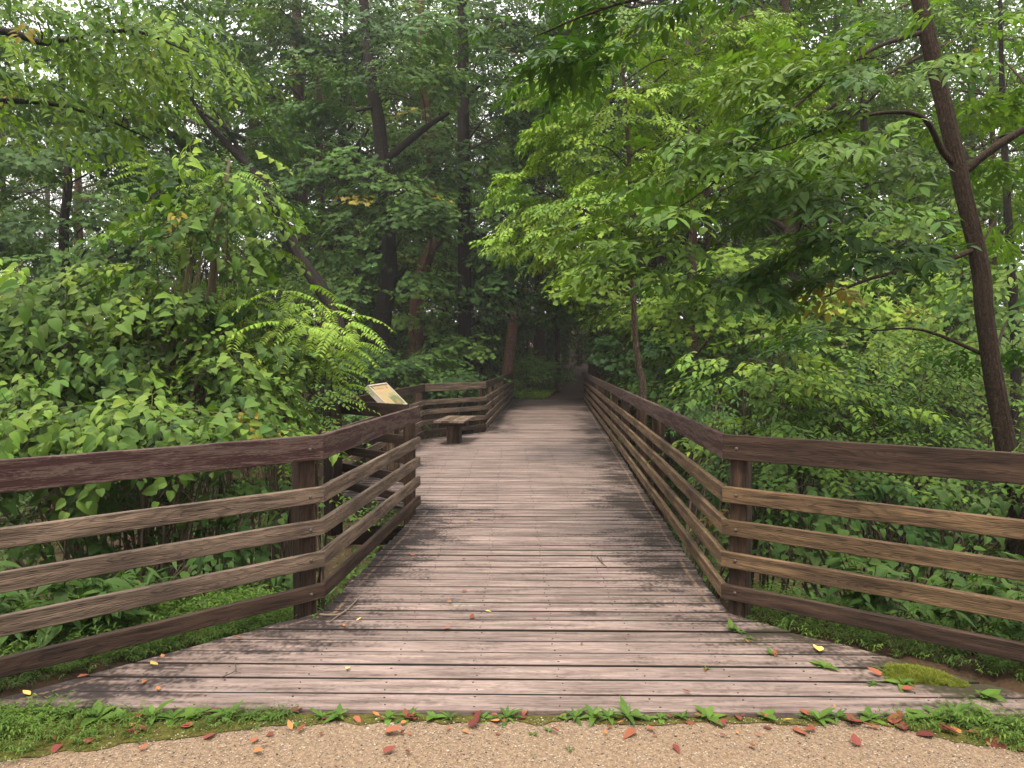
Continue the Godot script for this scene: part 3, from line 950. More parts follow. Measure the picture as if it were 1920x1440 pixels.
func railing(br: Node3D, a: Vector3, b: Vector3, mats: Array, posts: Array, pw: float, outward: Vector3, label: String, skew_a: float, skew_b: float) -> void:
	var r := Node3D.new()
	r.name = "railing"
	br.add_child(r, true)
	r.set_meta("label", label)
	r.position = Vector3(a.x, 0, a.z) - br.position
	var o := Vector3(a.x, 0, a.z)
	var dir := (b - a).normalized()
	var side := Vector3(dir.z, 0, -dir.x)
	if side.dot(outward) < 0.0: side = -side
	var ys := [[1.005, 0.148], [0.718, 0.094], [0.523, 0.092], [0.326, 0.093], [0.132, 0.088]]
	var L := (b - a).length()
	var segs := maxi(2, int(L / 0.8))
	for k in 5:
		var yc: float = ys[k][0] + rr(-0.003, 0.003)
		var e0 := Vector3(a.x, yc, a.z) - o + side * 0.019
		var e1 := Vector3(b.x, yc + rr(-0.006, 0.006), b.z) - o + side * 0.019
		e0 += dir * rr(0.002, 0.005)
		e1 += dir * (rr(-0.006, 0.004) if k > 0 else 0.0)
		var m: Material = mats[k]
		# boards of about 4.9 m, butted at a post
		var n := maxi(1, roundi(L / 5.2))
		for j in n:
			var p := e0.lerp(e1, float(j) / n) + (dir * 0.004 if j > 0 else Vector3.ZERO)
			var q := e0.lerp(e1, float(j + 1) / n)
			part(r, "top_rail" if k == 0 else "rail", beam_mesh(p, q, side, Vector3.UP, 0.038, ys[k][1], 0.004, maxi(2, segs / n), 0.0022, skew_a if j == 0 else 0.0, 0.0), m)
	for f in posts:
		var p := a.lerp(b, f) - o + side * (0.0395 + pw * 0.5)
		var topy := 1.0 if pw < 0.14 else 1.06
		part(r, "post", beam_mesh(Vector3(p.x, -0.42, p.z), Vector3(p.x, topy, p.z), side, dir, pw, pw * rr(0.95, 1.05), 0.005, 3, 0.002), M.post if rng.randf() < 0.75 else M.rail_dark)
		if (p + o).length() < 10.5:
			for k in 5:
				var q := a.lerp(b, f) - o
				var s := SphereMesh.new()
				s.radius = 0.011; s.height = 0.014; s.radial_segments = 10; s.rings = 5
				var bo := part(r, "bolt", s, M.bolt)
				bo.position = Vector3(q.x, ys[k][0] + rr(-0.012, 0.012), q.z) - side * 0.001
				bo.basis = Basis(Quaternion(Vector3.UP, side))

func build_benches() -> void:
	# a plank bench on timber pedestals, in the overlook
	for k in 1:
		var c := Vector3(-1.06, 0, -12.75) if k == 0 else Vector3(-1.36, 0, -8.75)
		var turn := -0.12 if k == 0 else 0.45
		var n := thing("bench", c, ["weathered backless plank bench on a block pedestal beside the grey railing", "weathered backless bench tucked behind the dark angled railing and sign"][k], "bench")
		n.rotation.y = turn
		var L := 1.25 if k == 0 else 1.1
		for j in 4:
			var x := -0.21 + 0.14 * j
			part(n, "seat_plank", beam_mesh(Vector3(x, 0.43 + rr(-0.002, 0.002), -L / 2 + rr(-0.01, 0.01)), Vector3(x, 0.43, L / 2), Vector3.RIGHT, Vector3.UP, 0.132, 0.034, 0.005, 2, 0.001), M.rail_grey if j != 1 else M.post_pale)
		for z in [0.12]:
			part(n, "crossbar", beam_mesh(Vector3(-0.25, 0.3645, z), Vector3(0.25, 0.3645, z), Vector3.BACK, Vector3.UP, 0.24, 0.09, 0.005), M.rail_dark)
			part(n, "pedestal", beam_mesh(Vector3(-0.062, 0.002, z), Vector3(-0.062, 0.319, z), Vector3.RIGHT, Vector3.BACK, 0.118, 0.22, 0.006), M.post_pale)
			part(n, "pedestal", beam_mesh(Vector3(0.062, 0.002, z), Vector3(0.062, 0.319, z), Vector3.RIGHT, Vector3.BACK, 0.118, 0.22, 0.006), M.post)

func build_sign() -> void:
	var tl := Vector3(-1.77, 1.22, -8.3)
	var tr := Vector3(-1.727, 1.22, -9.3)
	var bl := Vector3(-1.48, 0.925, -8.3)
	var br := Vector3(-1.437, 0.925, -9.3)
	var base := Vector3(-1.60, 0, -8.8)
	var n := thing("information_sign", base, "tilted cream information panel with landscape picture on posts in the overlook", "sign")
	var ax := (tr - tl).normalized()
	var dn := (bl - tl).normalized()
	var nn := dn.cross(ax).normalized()
	if nn.y < 0: nn = -nn
	var c := (tl + br) / 2 - base
	var W := (tr - tl).length()
	var H := (bl - tl).length()
	var cream := mat(lin(0.52, 0.44, 0.31), 0.6)
	var tan := mat(lin(0.40, 0.35, 0.27), 0.7)
	part(n, "backing", beam_mesh(c - ax * W / 2 - nn * 0.03, c + ax * W / 2 - nn * 0.03, dn, nn, H, 0.05, 0.004), tan)
	for e in [[-1, 0], [1, 0], [0, -1], [0, 1]]:
		var half: Vector3 = dn * (H / 2 - 0.022) if e[0] != 0 else ax * W / 2
		var mid: Vector3 = c + ax * e[0] * (W / 2 - 0.011) + dn * e[1] * (H / 2 - 0.011) + nn * 0.004
		part(n, "frame", beam_mesh(mid - half, mid + half, ax if e[0] != 0 else dn, nn, 0.022, 0.018, 0.003), tan)
	# the printed sheet: title, text lines and a green landscape
	var im := Image.create(256, 128, false, Image.FORMAT_RGB8)
	im.fill(Color(0.86, 0.77, 0.58))
	var nz := noise(77, 0.03, 3)
	for y in 128:
		for x in 256:
			var k := nz.get_noise_2d(x, y)
			var col := Color(0.66, 0.575, 0.42) * (1.0 + 0.08 * k)
			if y > 50 and x > 118:
				var hill := 70.0 + 12.0 * nz.get_noise_2d(x * 1.3, 400)
				col = Color(0.58, 0.55, 0.40) * (1.0 + 0.2 * k) if y < hill else Color(0.42, 0.44, 0.30) * (1.0 + 0.5 * nz.get_noise_2d(x * 3.0, y * 5.0))
				if Vector2(x - 190, (y - 104) * 1.4).length() < 20.0 + 8.0 * nz.get_noise_2d(x * 4, y * 4): col = Color(0.60, 0.47, 0.32)
			im.set_pixel(x, y, col)
	var r2 := RandomNumberGenerator.new()
	r2.seed = 5
	for y in [16, 17, 18, 19, 20, 21]:
		for x in range(52, 168):
			if r2.randf() < 0.62: im.set_pixel(x, y, Color(0.58, 0.33, 0.22))
	for y in range(34, 118, 5):
		for x in range(16, 104):
			if r2.randf() < 0.55: im.set_pixel(x, y, Color(0.54, 0.45, 0.33))
	for y in range(10, 26):
		for x in range(205, 226):
			if Vector2(x - 215, y - 18).length() < 8.0: im.set_pixel(x, y, Color(0.52, 0.20, 0.12))
	var pm := mat(Color.WHITE, 0.45)
	pm.albedo_texture = tex(im)
	var q := MB.new()
	var o := c + nn * 0.0005
	q.face([o - ax * (W / 2 - 0.02) - dn * (H / 2 - 0.02), o + ax * (W / 2 - 0.02) - dn * (H / 2 - 0.02), o + ax * (W / 2 - 0.02) + dn * (H / 2 - 0.02), o - ax * (W / 2 - 0.02) + dn * (H / 2 - 0.02)], nn, [Vector2(0, 0), Vector2(1, 0), Vector2(1, 1), Vector2(0, 1)])
	part(n, "printed_sheet", q.mesh(), pm)
	for z in [-0.2, 0.28]:
		part(n, "post", beam_mesh(Vector3(0.07, 0.002, z), Vector3(0.07, 0.93, z), Vector3.RIGHT, Vector3.BACK, 0.085, 0.085, 0.005), M.post_pale)
	cream.resource_name = "cream"

# ---------------------------------------------------------------- ground
func verge(x: float) -> float:
	# where the gravel ends in front of the deck
	return 2.85 - 0.27 * maxf(-x - 0.95, 0.0) - 0.45 * maxf(x - 1.5, 0.0)
func build_ground() -> void:
	var xs := []
	var zs := []
	for i in 181:
		var t := (i - 90) / 90.0
		xs.append(signf(t) * (absf(t) * 14.0 + pow(absf(t), 4.0) * 130.0))
	for i in 171:
		var t := i / 170.0
		zs.append(-7.0 + t * 45.0 + pow(t, 5.0) * 130.0)
	var mb := MB.new()
	for z in zs:
		for x in xs:
			var e := 0.15
			var y := land(x, z)
			var nn := Vector3(land(x - e, z) - land(x + e, z), 2 * e, land(x, z + e) - land(x, z - e)).normalized()
			mb.vert(Vector3(x, y, -z), nn)
	var w := xs.size()
	for j in zs.size() - 1:
		for i in w - 1:
			mb.quad(j * w + i, j * w + i + 1, (j + 1) * w + i + 1, (j + 1) * w + i)
	meta(whole("ground", mb.mesh(), M.litter), "dark leaf littered woodland floor dropping into a gully under the bridge", "", "", "structure")
	# gravel track in front of the deck
	mb = MB.new()
	var nx := 60
	var nz := 24
	for j in nz + 1:
		for i in nx + 1:
			var x := -5.0 + 10.0 * i / nx
			var far := verge(x) + 0.03 * bump_noise.get_noise_2d(x * 60.0, 5.0)
			var z := -4.0 + (far + 4.0) * j / nz
			mb.vert(Vector3(x, land(x, z) + 0.006 + 0.003 * bump_noise.get_noise_2d(x * 45.0, z * 45.0), -z), Vector3.UP)
	for j in nz:
		for i in nx:
			mb.quad(j * (nx + 1) + i, j * (nx + 1) + i + 1, (j + 1) * (nx + 1) + i + 1, (j + 1) * (nx + 1) + i)
	meta(whole("gravel_path", mb.mesh(), M.gravel), "sandy fine gravel path in front of the deck", "", "", "structure")
	mb = MB.new()
	for i in 121:
		var x := -2.4 + 4.6 * i / 120.0
		var near := verge(x) - 0.02 + 0.05 * bump_noise.get_noise_2d(x * 90.0, 50.0)
		for z in [near, 2.90 - 0.0152 * x]:
			mb.vert(Vector3(x, land(x, z) + (0.010 if z == near else 0.004), -z), Vector3.UP)
	for i in 120: mb.quad(i * 2, i * 2 + 1, i * 2 + 3, i * 2 + 2)
	meta(whole("earth_verge", mb.mesh(), M.verge), "mossy dark earth strip between the gravel and the deck", "", "", "structure")
	# loose grit on it
	var st := MB.new()
	var ico := SphereMesh.new()
	ico.radius = 0.5; ico.height = 0.8; ico.radial_segments = 6; ico.rings = 3
	var xf := []
	var cols := []
	for k in 22000:
		var x := rr(-2.3, 2.3)
		var z := rr(2.25, 2.88)
		if z > verge(x) + rr(-0.02, 0.03) and rng.randf() < 0.85: continue
		var s := 0.0022 + 0.006 * pow(rng.randf(), 3.0) + (0.006 * rng.randf() if rng.randf() < 0.015 else 0.0)
		var B := Basis.from_euler(Vector3(rr(0, 6), rr(0, 6), rr(0, 6))).scaled(Vector3(s * rr(0.9, 1.5), s * rr(0.6, 1.0), s))
		xf.append(Transform3D(B, Vector3(x, land(x, z) + 0.008, -z)))
		var g := rr(0.15, 0.38) if rng.randf() < 0.90 else rr(0.03, 0.10)
		cols.append(Color(g, g * rr(0.78, 0.86), g * rr(0.52, 0.68)))
	copies(self, "grit", ico, M.pebble, xf, cols)
	meta(last_copies, "loose pale grit and tiny stones on the gravel path", "", "", "stuff")
	# the trail beyond the bridge
	mb = MB.new()
	var line := [[2.0, 26.9, 0.75], [2.35, 30.0, 0.75], [2.9, 34.0, 0.75], [3.7, 40.0, 0.8], [5.0, 48.0, 0.8], [7.6, 58.0, 0.8]]
	var prev := []
	for i in 41:
		var t := i / 40.0 * 4.999
		var k := int(t)
		var f := t - k
		var x := lerpf(line[k][0], line[k + 1][0], f)
		var z := lerpf(line[k][1], line[k + 1][1], f)
		var h := lerpf(line[k][2], line[k + 1][2], f) + rr(-0.08, 0.08)
		var row := []
		for j in 7:
			var xx := x + h * (j - 3) / 3.0
			row.append(mb.vert(Vector3(xx, land(xx, z) + 0.03, -z), Vector3.UP))
		if prev.size():
			for j in 6: mb.quad(prev[j], prev[j + 1], row[j + 1], row[j])
		prev = row
	meta(whole("dirt_path", mb.mesh(), M.path), "brown earth trail curving into the woods beyond the bridge", "", "", "structure")

# ---------------------------------------------------------------- vegetation
func build_trees() -> void:
	# --- near tree on the right
	tree("slender_tree", "slender brown trunked tree leaning behind the right approach railing, long branches over the deck", {
		"trunk": [[1912, 1000, 5.7, 0.084], [1888, 850, 5.7, 0.075], [1862, 700, 5.7, 0.068], [1845, 580, 5.72, 0.066], [1838, 500, 5.75, 0.064], [1808, 370, 5.78, 0.063], [1796, 310, 5.8, 0.062], [1765, 180, 5.85, 0.060], [1728, 20, 5.9, 0.058], [1690, -160, 6.0, 0.05]],
		"limbs": [[[1800, 330, 5.8, 0.04], [1850, 288, 5.75, 0.035], [1925, 240, 5.7, 0.03], [2020, 200, 5.6, 0.02]],
			[[1797, 312, 5.79, 0.034], [1768, 285, 5.79, 0.027], [1735, 225, 5.7, 0.022], [1680, 210, 5.6, 0.017], [1590, 225, 5.4, 0.011], [1480, 270, 5.2, 0.007], [1380, 300, 5.0, 0.006]],
			[[1725, 62, 5.85, 0.022], [1640, 90, 5.6, 0.017], [1560, 145, 5.4, 0.012], [1450, 235, 5.1, 0.009], [1330, 350, 4.9, 0.006], [1220, 420, 4.8, 0.005]],
			[[1822, 470, 5.75, 0.024], [1740, 500, 5.6, 0.02], [1640, 520, 5.4, 0.015], [1540, 560, 5.3, 0.007]],
			[[1715, -20, 5.9, 0.03], [1560, -40, 5.5, 0.026], [1350, -30, 5.1, 0.018], [1150, 10, 4.8, 0.01], [1000, 70, 4.7, 0.005]]],
		"bark": M.bark_near, "fine": true, "kind": "ash", "tint": [DEEP, LIGHT], "droop": 0.16, "leaves": 290,
		"clouds": [[1640, 110, 5.4, 130, 60, 18], [1480, 200, 5.1, 120, 60, 18], [1350, 330, 4.9, 120, 60, 20], [1230, 430, 4.8, 90, 60, 15], [1450, 420, 5.0, 150, 60, 21], [1600, 300, 5.3, 140, 70, 20], [1560, 480, 5.2, 120, 50, 12], [1230, 500, 4.75, 60, 30, 6], [1480, 510, 5.1, 80, 30, 6],
			[1860, 420, 6.0, 90, 80, 11], [1880, 110, 6.4, 110, 90, 15], [1890, 600, 6.2, 80, 90, 10], [1310, 30, 5.1, 140, 40, 15], [1130, 30, 4.8, 110, 40, 11], [1020, 70, 4.75, 60, 50, 6], [1700, 480, 5.6, 100, 60, 10], [1870, 260, 6.2, 80, 60, 7], [1640, 620, 6.4, 110, 40, 6]]})
	# --- light green young tree right of the bridge
	tree("young_tree", "young tree with crooked thin stem and bright light green leaves beside the long railing", {
		"trunk": [[1206, 760, 10.5, 0.05], [1198, 690, 10.5, 0.045], [1190, 620, 10.5, 0.042], [1188, 540, 10.4, 0.04], [1184, 400, 10.4, 0.035], [1176, 250, 10.4, 0.03], [1165, 80, 10.3, 0.02], [1160, -80, 10.2, 0.012]],
		"bark": M.bark, "kind": "ash_fine", "tint": [LIGHT, LIME], "size": 0.85, "droop": 0.3, "leaves": 0,
		"clouds": [ [1150, 170, 10.2, 120, 80, 75], [1260, 110, 10.4, 110, 80, 66], [1085, 380, 9.8, 80, 50, 45], [1020, 450, 9.6, 60, 30, 24], [1200, 290, 10.4, 120, 80, 60], [1360, 90, 10.8, 110, 70, 60], [1100, 270, 10.0, 70, 60, 39], [1170, 60, 10.2, 100, 60, 45], [1090, 460, 9.8, 50, 30, 15], [1420, 180, 11, 100, 70, 51], [1010, 350, 9.8, 50, 40, 21]]})
	# --- overhanging branches at the upper left
	tree("overhanging_tree", "pale leaved tree at the left edge reaching over the dense bush", {
		"trunk": [[-330, 900, 7.6, 0.16], [-320, 600, 7.6, 0.15], [-300, 300, 7.6, 0.13], [-280, 0, 7.7, 0.11], [-260, -300, 7.8, 0.08]],
		"limbs": [[[-290, 150, 7.6, 0.06], [-150, 70, 7.4, 0.05], [0, 58, 7.2, 0.042], [80, 80, 7.2, 0.034], [160, 66, 7.2, 0.026], [260, 60, 7.2, 0.018], [380, 110, 7.3, 0.008]],
			[[-295, 260, 7.6, 0.05], [-120, 200, 7.5, 0.04], [40, 190, 7.5, 0.028], [160, 210, 7.6, 0.016], [280, 260, 7.7, 0.006]]],
		"bark": M.bark_dark, "kind": "ovate", "tint": [MID, LIME], "size": 1.1, "droop": 0.75, "leaves": 290, "flat": 1.6,
		"clouds": [[70, 40, 7.1, 150, 70, 60], [240, 40, 7.2, 120, 60, 50], [350, 90, 7.3, 70, 40, 26], [405, 130, 7.35, 40, 36, 14], [200, 140, 7.4, 140, 50, 40], [60, 180, 7.4, 110, 60, 40], [250, 170, 7.6, 80, 26, 16], [-100, 100, 7.3, 120, 120, 40]]})
	# --- left middle distance
	tree("dark_tree", "dark trunked tree with glossy leaves behind the overhanging boughs", {
		"trunk": [[122, 560, 15, 0.10], [120, 430, 15, 0.095], [128, 330, 15, 0.08], [118, 200, 15, 0.06], [110, 60, 15, 0.03]],
		"bark": M.bark_dark, "kind": "maple", "tint": [DARK, MID], "size": 1.15, "droop": 0.5,
		"clouds": [[120, 340, 14.5, 130, 70, 60], [260, 300, 15, 120, 60, 55], [40, 420, 15, 60, 40, 22], [180, 420, 14.5, 110, 50, 40], [300, 400, 14, 100, 60, 40], [330, 220, 16, 100, 60, 46], [90, 230, 16, 120, 60, 50], [240, 470, 13, 120, 30, 26]]})
	tree("thin_tree", "thin straight sapling trunk between dark trees behind the big bush", {
		"trunk": [[246, 540, 16, 0.09], [245, 430, 16, 0.085], [240, 300, 16, 0.07], [232, 160, 16, 0.05], [228, 0, 16, 0.03]],
		"bark": M.bark_dark, "kind": "maple", "tint": [DEEP, MID], "size": 1.15, "droop": 0.5,
		"clouds": [[200, 130, 16, 110, 60, 46], [300, 60, 17, 110, 60, 46], [240, 250, 16, 70, 40, 20], [60, 120, 17, 100, 70, 46], [360, 330, 15.5, 60, 50, 22], [390, 430, 15, 60, 40, 20]]})
	tree("leaning_tree", "dark leaning trunk slanting up to the left behind the feathery sapling", {
		"trunk": [[668, 730, 17, 0.19], [650, 660, 17, 0.175], [612, 560, 17, 0.165], [560, 480, 17, 0.155], [520, 395, 17, 0.145], [475, 325, 17, 0.13], [440, 285, 17, 0.10], [385, 225, 17, 0.06], [340, 150, 17, 0.03]],
		"limbs": [[[470, 320, 17, 0.06], [430, 250, 17, 0.05], [395, 200, 17, 0.035], [350, 170, 17, 0.02]], [[462, 262, 17, 0.05], [420, 238, 16.8, 0.04], [350, 190, 16.6, 0.02]]],
		"bark": M.bark_dark, "kind": "maple", "tint": [DEEP, MID], "size": 1.1, "droop": 0.4,
		"clouds": [[430, 170, 17.5, 80, 40, 22], [350, 120, 17, 80, 50, 26], [520, 260, 17.5, 60, 40, 18], [420, 330, 16.5, 60, 40, 18], [470, 400, 17, 60, 50, 22], [480, 470, 17.5, 50, 50, 16]]})
	# --- the middle of the picture
	tree("tall_tree", "tall greyish trunk standing straight behind the leaning dark trunk", {
		"trunk": [[572, 700, 26, 0.30], [571, 560, 26, 0.28], [566, 420, 26, 0.25], [562, 250, 26, 0.22], [558, 100, 26, 0.19], [555, -80, 26, 0.15]],
		"bark": M.bark, "kind": "maple", "tint": [DEEP, MID], "size": 1.5, "droop": 0.35,
		"clouds": [[500, 60, 25, 80, 60, 50], [600, 120, 24, 80, 50, 46], [520, 190, 24.5, 80, 40, 40], [610, 250, 23.5, 70, 40, 36], [510, 300, 24.5, 70, 40, 34], [620, 360, 23.5, 60, 40, 30], [560, 20, 24.5, 90, 50, 50], [640, 40, 24, 70, 60, 44], [455, 110, 26, 60, 60, 34]]})
	tree("narrow_trunk_tree", "narrow brown trunk close beside the tall greyish one", {
		"trunk": [[604, 700, 29, 0.22], [604, 540, 29, 0.21], [602, 420, 29, 0.19], [600, 300, 29, 0.16], [598, 100, 29, 0.1]],
		"bark": M.bark_red, "kind": "maple", "tint": [MID, LIGHT], "size": 1.4,
		"clouds": [[640, 470, 27, 70, 40, 30], [560, 520, 27, 60, 40, 22], [660, 560, 26, 60, 40, 22], [600, 390, 28, 60, 40, 20]]})
	tree("crooked_tree", "thick dark crooked trunk with short stub branches rising left of the bench", {
		"trunk": [[712, 690, 21, 0.30], [714, 620, 21, 0.27], [728, 520, 21, 0.24], [728, 430, 21, 0.22], [718, 330, 21, 0.21], [712, 240, 21, 0.20], [698, 160, 21, 0.18], [686, 60, 21, 0.15], [680, -60, 21, 0.12]],
		"limbs": [[[724, 300, 21, 0.13], [762, 268, 20.8, 0.11], [800, 238, 20.6, 0.09], [842, 212, 20.4, 0.05]], [[708, 205, 21, 0.08], [690, 203, 20.8, 0.06], [668, 208, 20.6, 0.035]]],
		"bark": M.bark_dark, "kind": "maple", "tint": [DEEP, MID], "size": 1.4, "droop": 0.4,
		"clouds": [[760, 60, 20, 80, 60, 46], [650, 330, 20, 60, 50, 34], [780, 150, 20.5, 70, 50, 36], [790, 330, 19.5, 70, 50, 40], [660, 440, 20, 60, 50, 32], [790, 430, 19.5, 60, 40, 28], [640, 160, 21, 60, 50, 30], [660, 560, 19.5, 40, 40, 14], [785, 500, 20, 36, 36, 12], [640, 630, 19, 40, 40, 12]]})
	tree("reddish_tree", "reddish brown trunk leaning right, half hidden by leaves behind the bench", {
		"trunk": [[778, 690, 25, 0.30], [780, 600, 25, 0.27], [786, 530, 25, 0.25], [806, 470, 25, 0.2], [826, 430, 25, 0.17], [812, 330, 25, 0.16], [800, 220, 25, 0.16], [792, 100, 25, 0.15], [788, -40, 25, 0.12]],
		"limbs": [[[800, 200, 25, 0.10], [818, 140, 25, 0.08], [828, 90, 25, 0.05]]],
		"bark": M.bark_red, "kind": "maple", "tint": [MID, LIGHT], "size": 1.45,
		"clouds": [[820, 40, 24, 70, 50, 40], [850, 330, 22.5, 60, 40, 40], [830, 400, 22, 60, 34, 30], [760, 580, 23, 50, 40, 16], [840, 540, 23, 40, 40, 14], [760, 250, 24, 60, 40, 24]]})
	tree("straight_tree", "straight dark brown trunk standing directly behind the grey railing and bench", {
		"trunk": [[871, 720, 23, 0.245], [871, 600, 23, 0.23], [870, 430, 23, 0.215], [869, 250, 23, 0.20], [868, 100, 23, 0.18], [866, -80, 23, 0.15]],
		"limbs": [[[872, 185, 23, 0.08], [905, 155, 22.8, 0.065], [950, 132, 22.6, 0.04]], [[876, 420, 23, 0.06], [910, 440, 22.6, 0.045], [940, 470, 22.2, 0.025]]],
		"bark": M.bark_dark, "kind": "maple", "tint": [DARK, MID], "size": 1.4, "droop": 0.45,
		"clouds": [[900, 60, 22, 80, 60, 50], [950, 180, 21.5, 80, 60, 50], [910, 280, 21.5, 70, 50, 40], [960, 380, 21, 60, 50, 36], [850, 630, 21, 50, 30, 24], [915, 540, 21.5, 40, 36, 18], [865, 655, 20.5, 46, 12, 10], [980, 480, 22, 60, 36, 26], [1010, 250, 22, 60, 60, 34], [1000, 90, 23, 70, 70, 40], [1040, 540, 24, 60, 30, 22]]})
	tree("pale_stem_tree", "thin pale trunk standing beside the dark opening of the trail", {
		"trunk": [[1046, 700, 34, 0.13], [1045, 640, 34, 0.12], [1044, 560, 34, 0.11], [1042, 400, 34, 0.09], [1040, 200, 34, 0.05]],
		"bark": M.bark, "kind": "maple", "tint": [DEEP, MID], "size": 1.5, "droop": 0.5,
		"clouds": [[1060, 560, 33, 60, 24, 26], [1010, 590, 32, 50, 24, 22], [1120, 570, 32, 60, 24, 22], [1050, 480, 33, 60, 40, 26]]})
	# broken trunk beside the far end
	var sn := at(951, 740, 28.6)
	var by := land(sn.x, 28.6)
	var base := Vector3(sn.x, by, sn.z)
	var n := thing("broken_snag", base, "broken leafless trunk with splintered reddish top beside the far railing", "dead tree")
	var mb := MB.new()
	var pts := []
	for q in [[950, 745, 0.30], [952, 700, 0.27], [957, 650, 0.235], [961, 610, 0.215], [964, 584, 0.20]]:
		var p := at(q[0], q[1], 28.6) - base
		pts.append(Vector4(p.x, maxf(p.y, -0.1), p.z, q[2]))
	tube(mb, smooth_line(pts, 5), 12, 0.06)
	part(n, "trunk", mb.mesh(), M.bark_snag)
	var tp := xyz(pts[-1])
	var sp := MB.new()
	for k in 11:
		var an := TAU * k / 11.0
		var f := tp + Vector3(cos(an) * 0.15, -0.05, sin(an) * 0.15)
		var h := rr(0.08, 0.34) * (1.3 if cos(an) > 0 else 0.7)
		tube(sp, [Vector4(f.x, f.y, f.z, 0.06), Vector4(f.x, f.y + h * 0.6, f.z, 0.045), Vector4(f.x + rr(-0.02, 0.02), f.y + h, f.z, 0.006)], 5)
	part(n, "splintered_top", sp.mesh(), M.bark_snag)
	# --- right background
	tree("backlit_tree", "slim tree with yellow green leaves behind the slender leaning tree", {
		"trunk": [[1300, 700, 15, 0.09], [1299, 560, 15, 0.085], [1300, 400, 15, 0.08], [1297, 280, 15, 0.07], [1290, 100, 15, 0.05], [1285, -60, 15, 0.03]],
		"bark": M.bark, "kind": "maple", "tint": [MID, LIME], "size": 1.2, "droop": 0.4,
		"clouds": [[1330, 230, 14.5, 110, 60, 44], [1420, 330, 14.5, 110, 60, 44], [1250, 380, 14, 100, 60, 40], [1500, 100, 16, 110, 60, 40], [1450, 30, 16, 120, 50, 40], [1220, 560, 13.5, 90, 50, 30], [1350, 520, 13.5, 110, 50, 36], [1480, 560, 13, 110, 50, 36], [1140, 520, 14, 60, 40, 18]]})
	tree("spreading_tree", "spreading tree with yellowish leaves beyond the right slope", {
		"trunk": [[1640, 700, 17, 0.12], [1636, 540, 17, 0.11], [1625, 360, 17, 0.10], [1618, 160, 17, 0.08], [1610, -60, 17, 0.05]],
		"bark": M.bark_dark, "kind": "maple", "tint": [MID, LIME], "size": 1.3, "droop": 0.45,
		"clouds": [[1600, 430, 16, 120, 60, 46], [1740, 380, 16.5, 110, 60, 40], [1700, 560, 15, 120, 60, 46], [1830, 520, 15.5, 110, 70, 44], [1880, 360, 17, 80, 60, 30], [1560, 300, 17, 100, 50, 32], [1680, 230, 18, 80, 50, 24], [1600, 620, 14, 120, 50, 40], [1900, 660, 14, 90, 60, 30], [1760, 660, 13.5, 110, 40, 32]]})
	tree("edge_tree", "leafy tree with thin forked stems at the right edge, bright sky behind it", {
		"trunk": [[1905, 720, 12, 0.08], [1900, 560, 12, 0.075], [1890, 400, 12, 0.06], [1880, 200, 12, 0.045], [1875, 0, 12, 0.03]],
		"bark": M.bark_dark, "kind": "ovate", "tint": [MID, LIGHT], "size": 1.7, "droop": 0.5,
		"clouds": [[1900, 330, 11.5, 60, 60, 24], [1910, 180, 12, 50, 70, 20], [1900, 480, 11.5, 70, 50, 24], [1900, 40, 12, 60, 50, 18], [1860, 600, 11, 80, 50, 26]]})

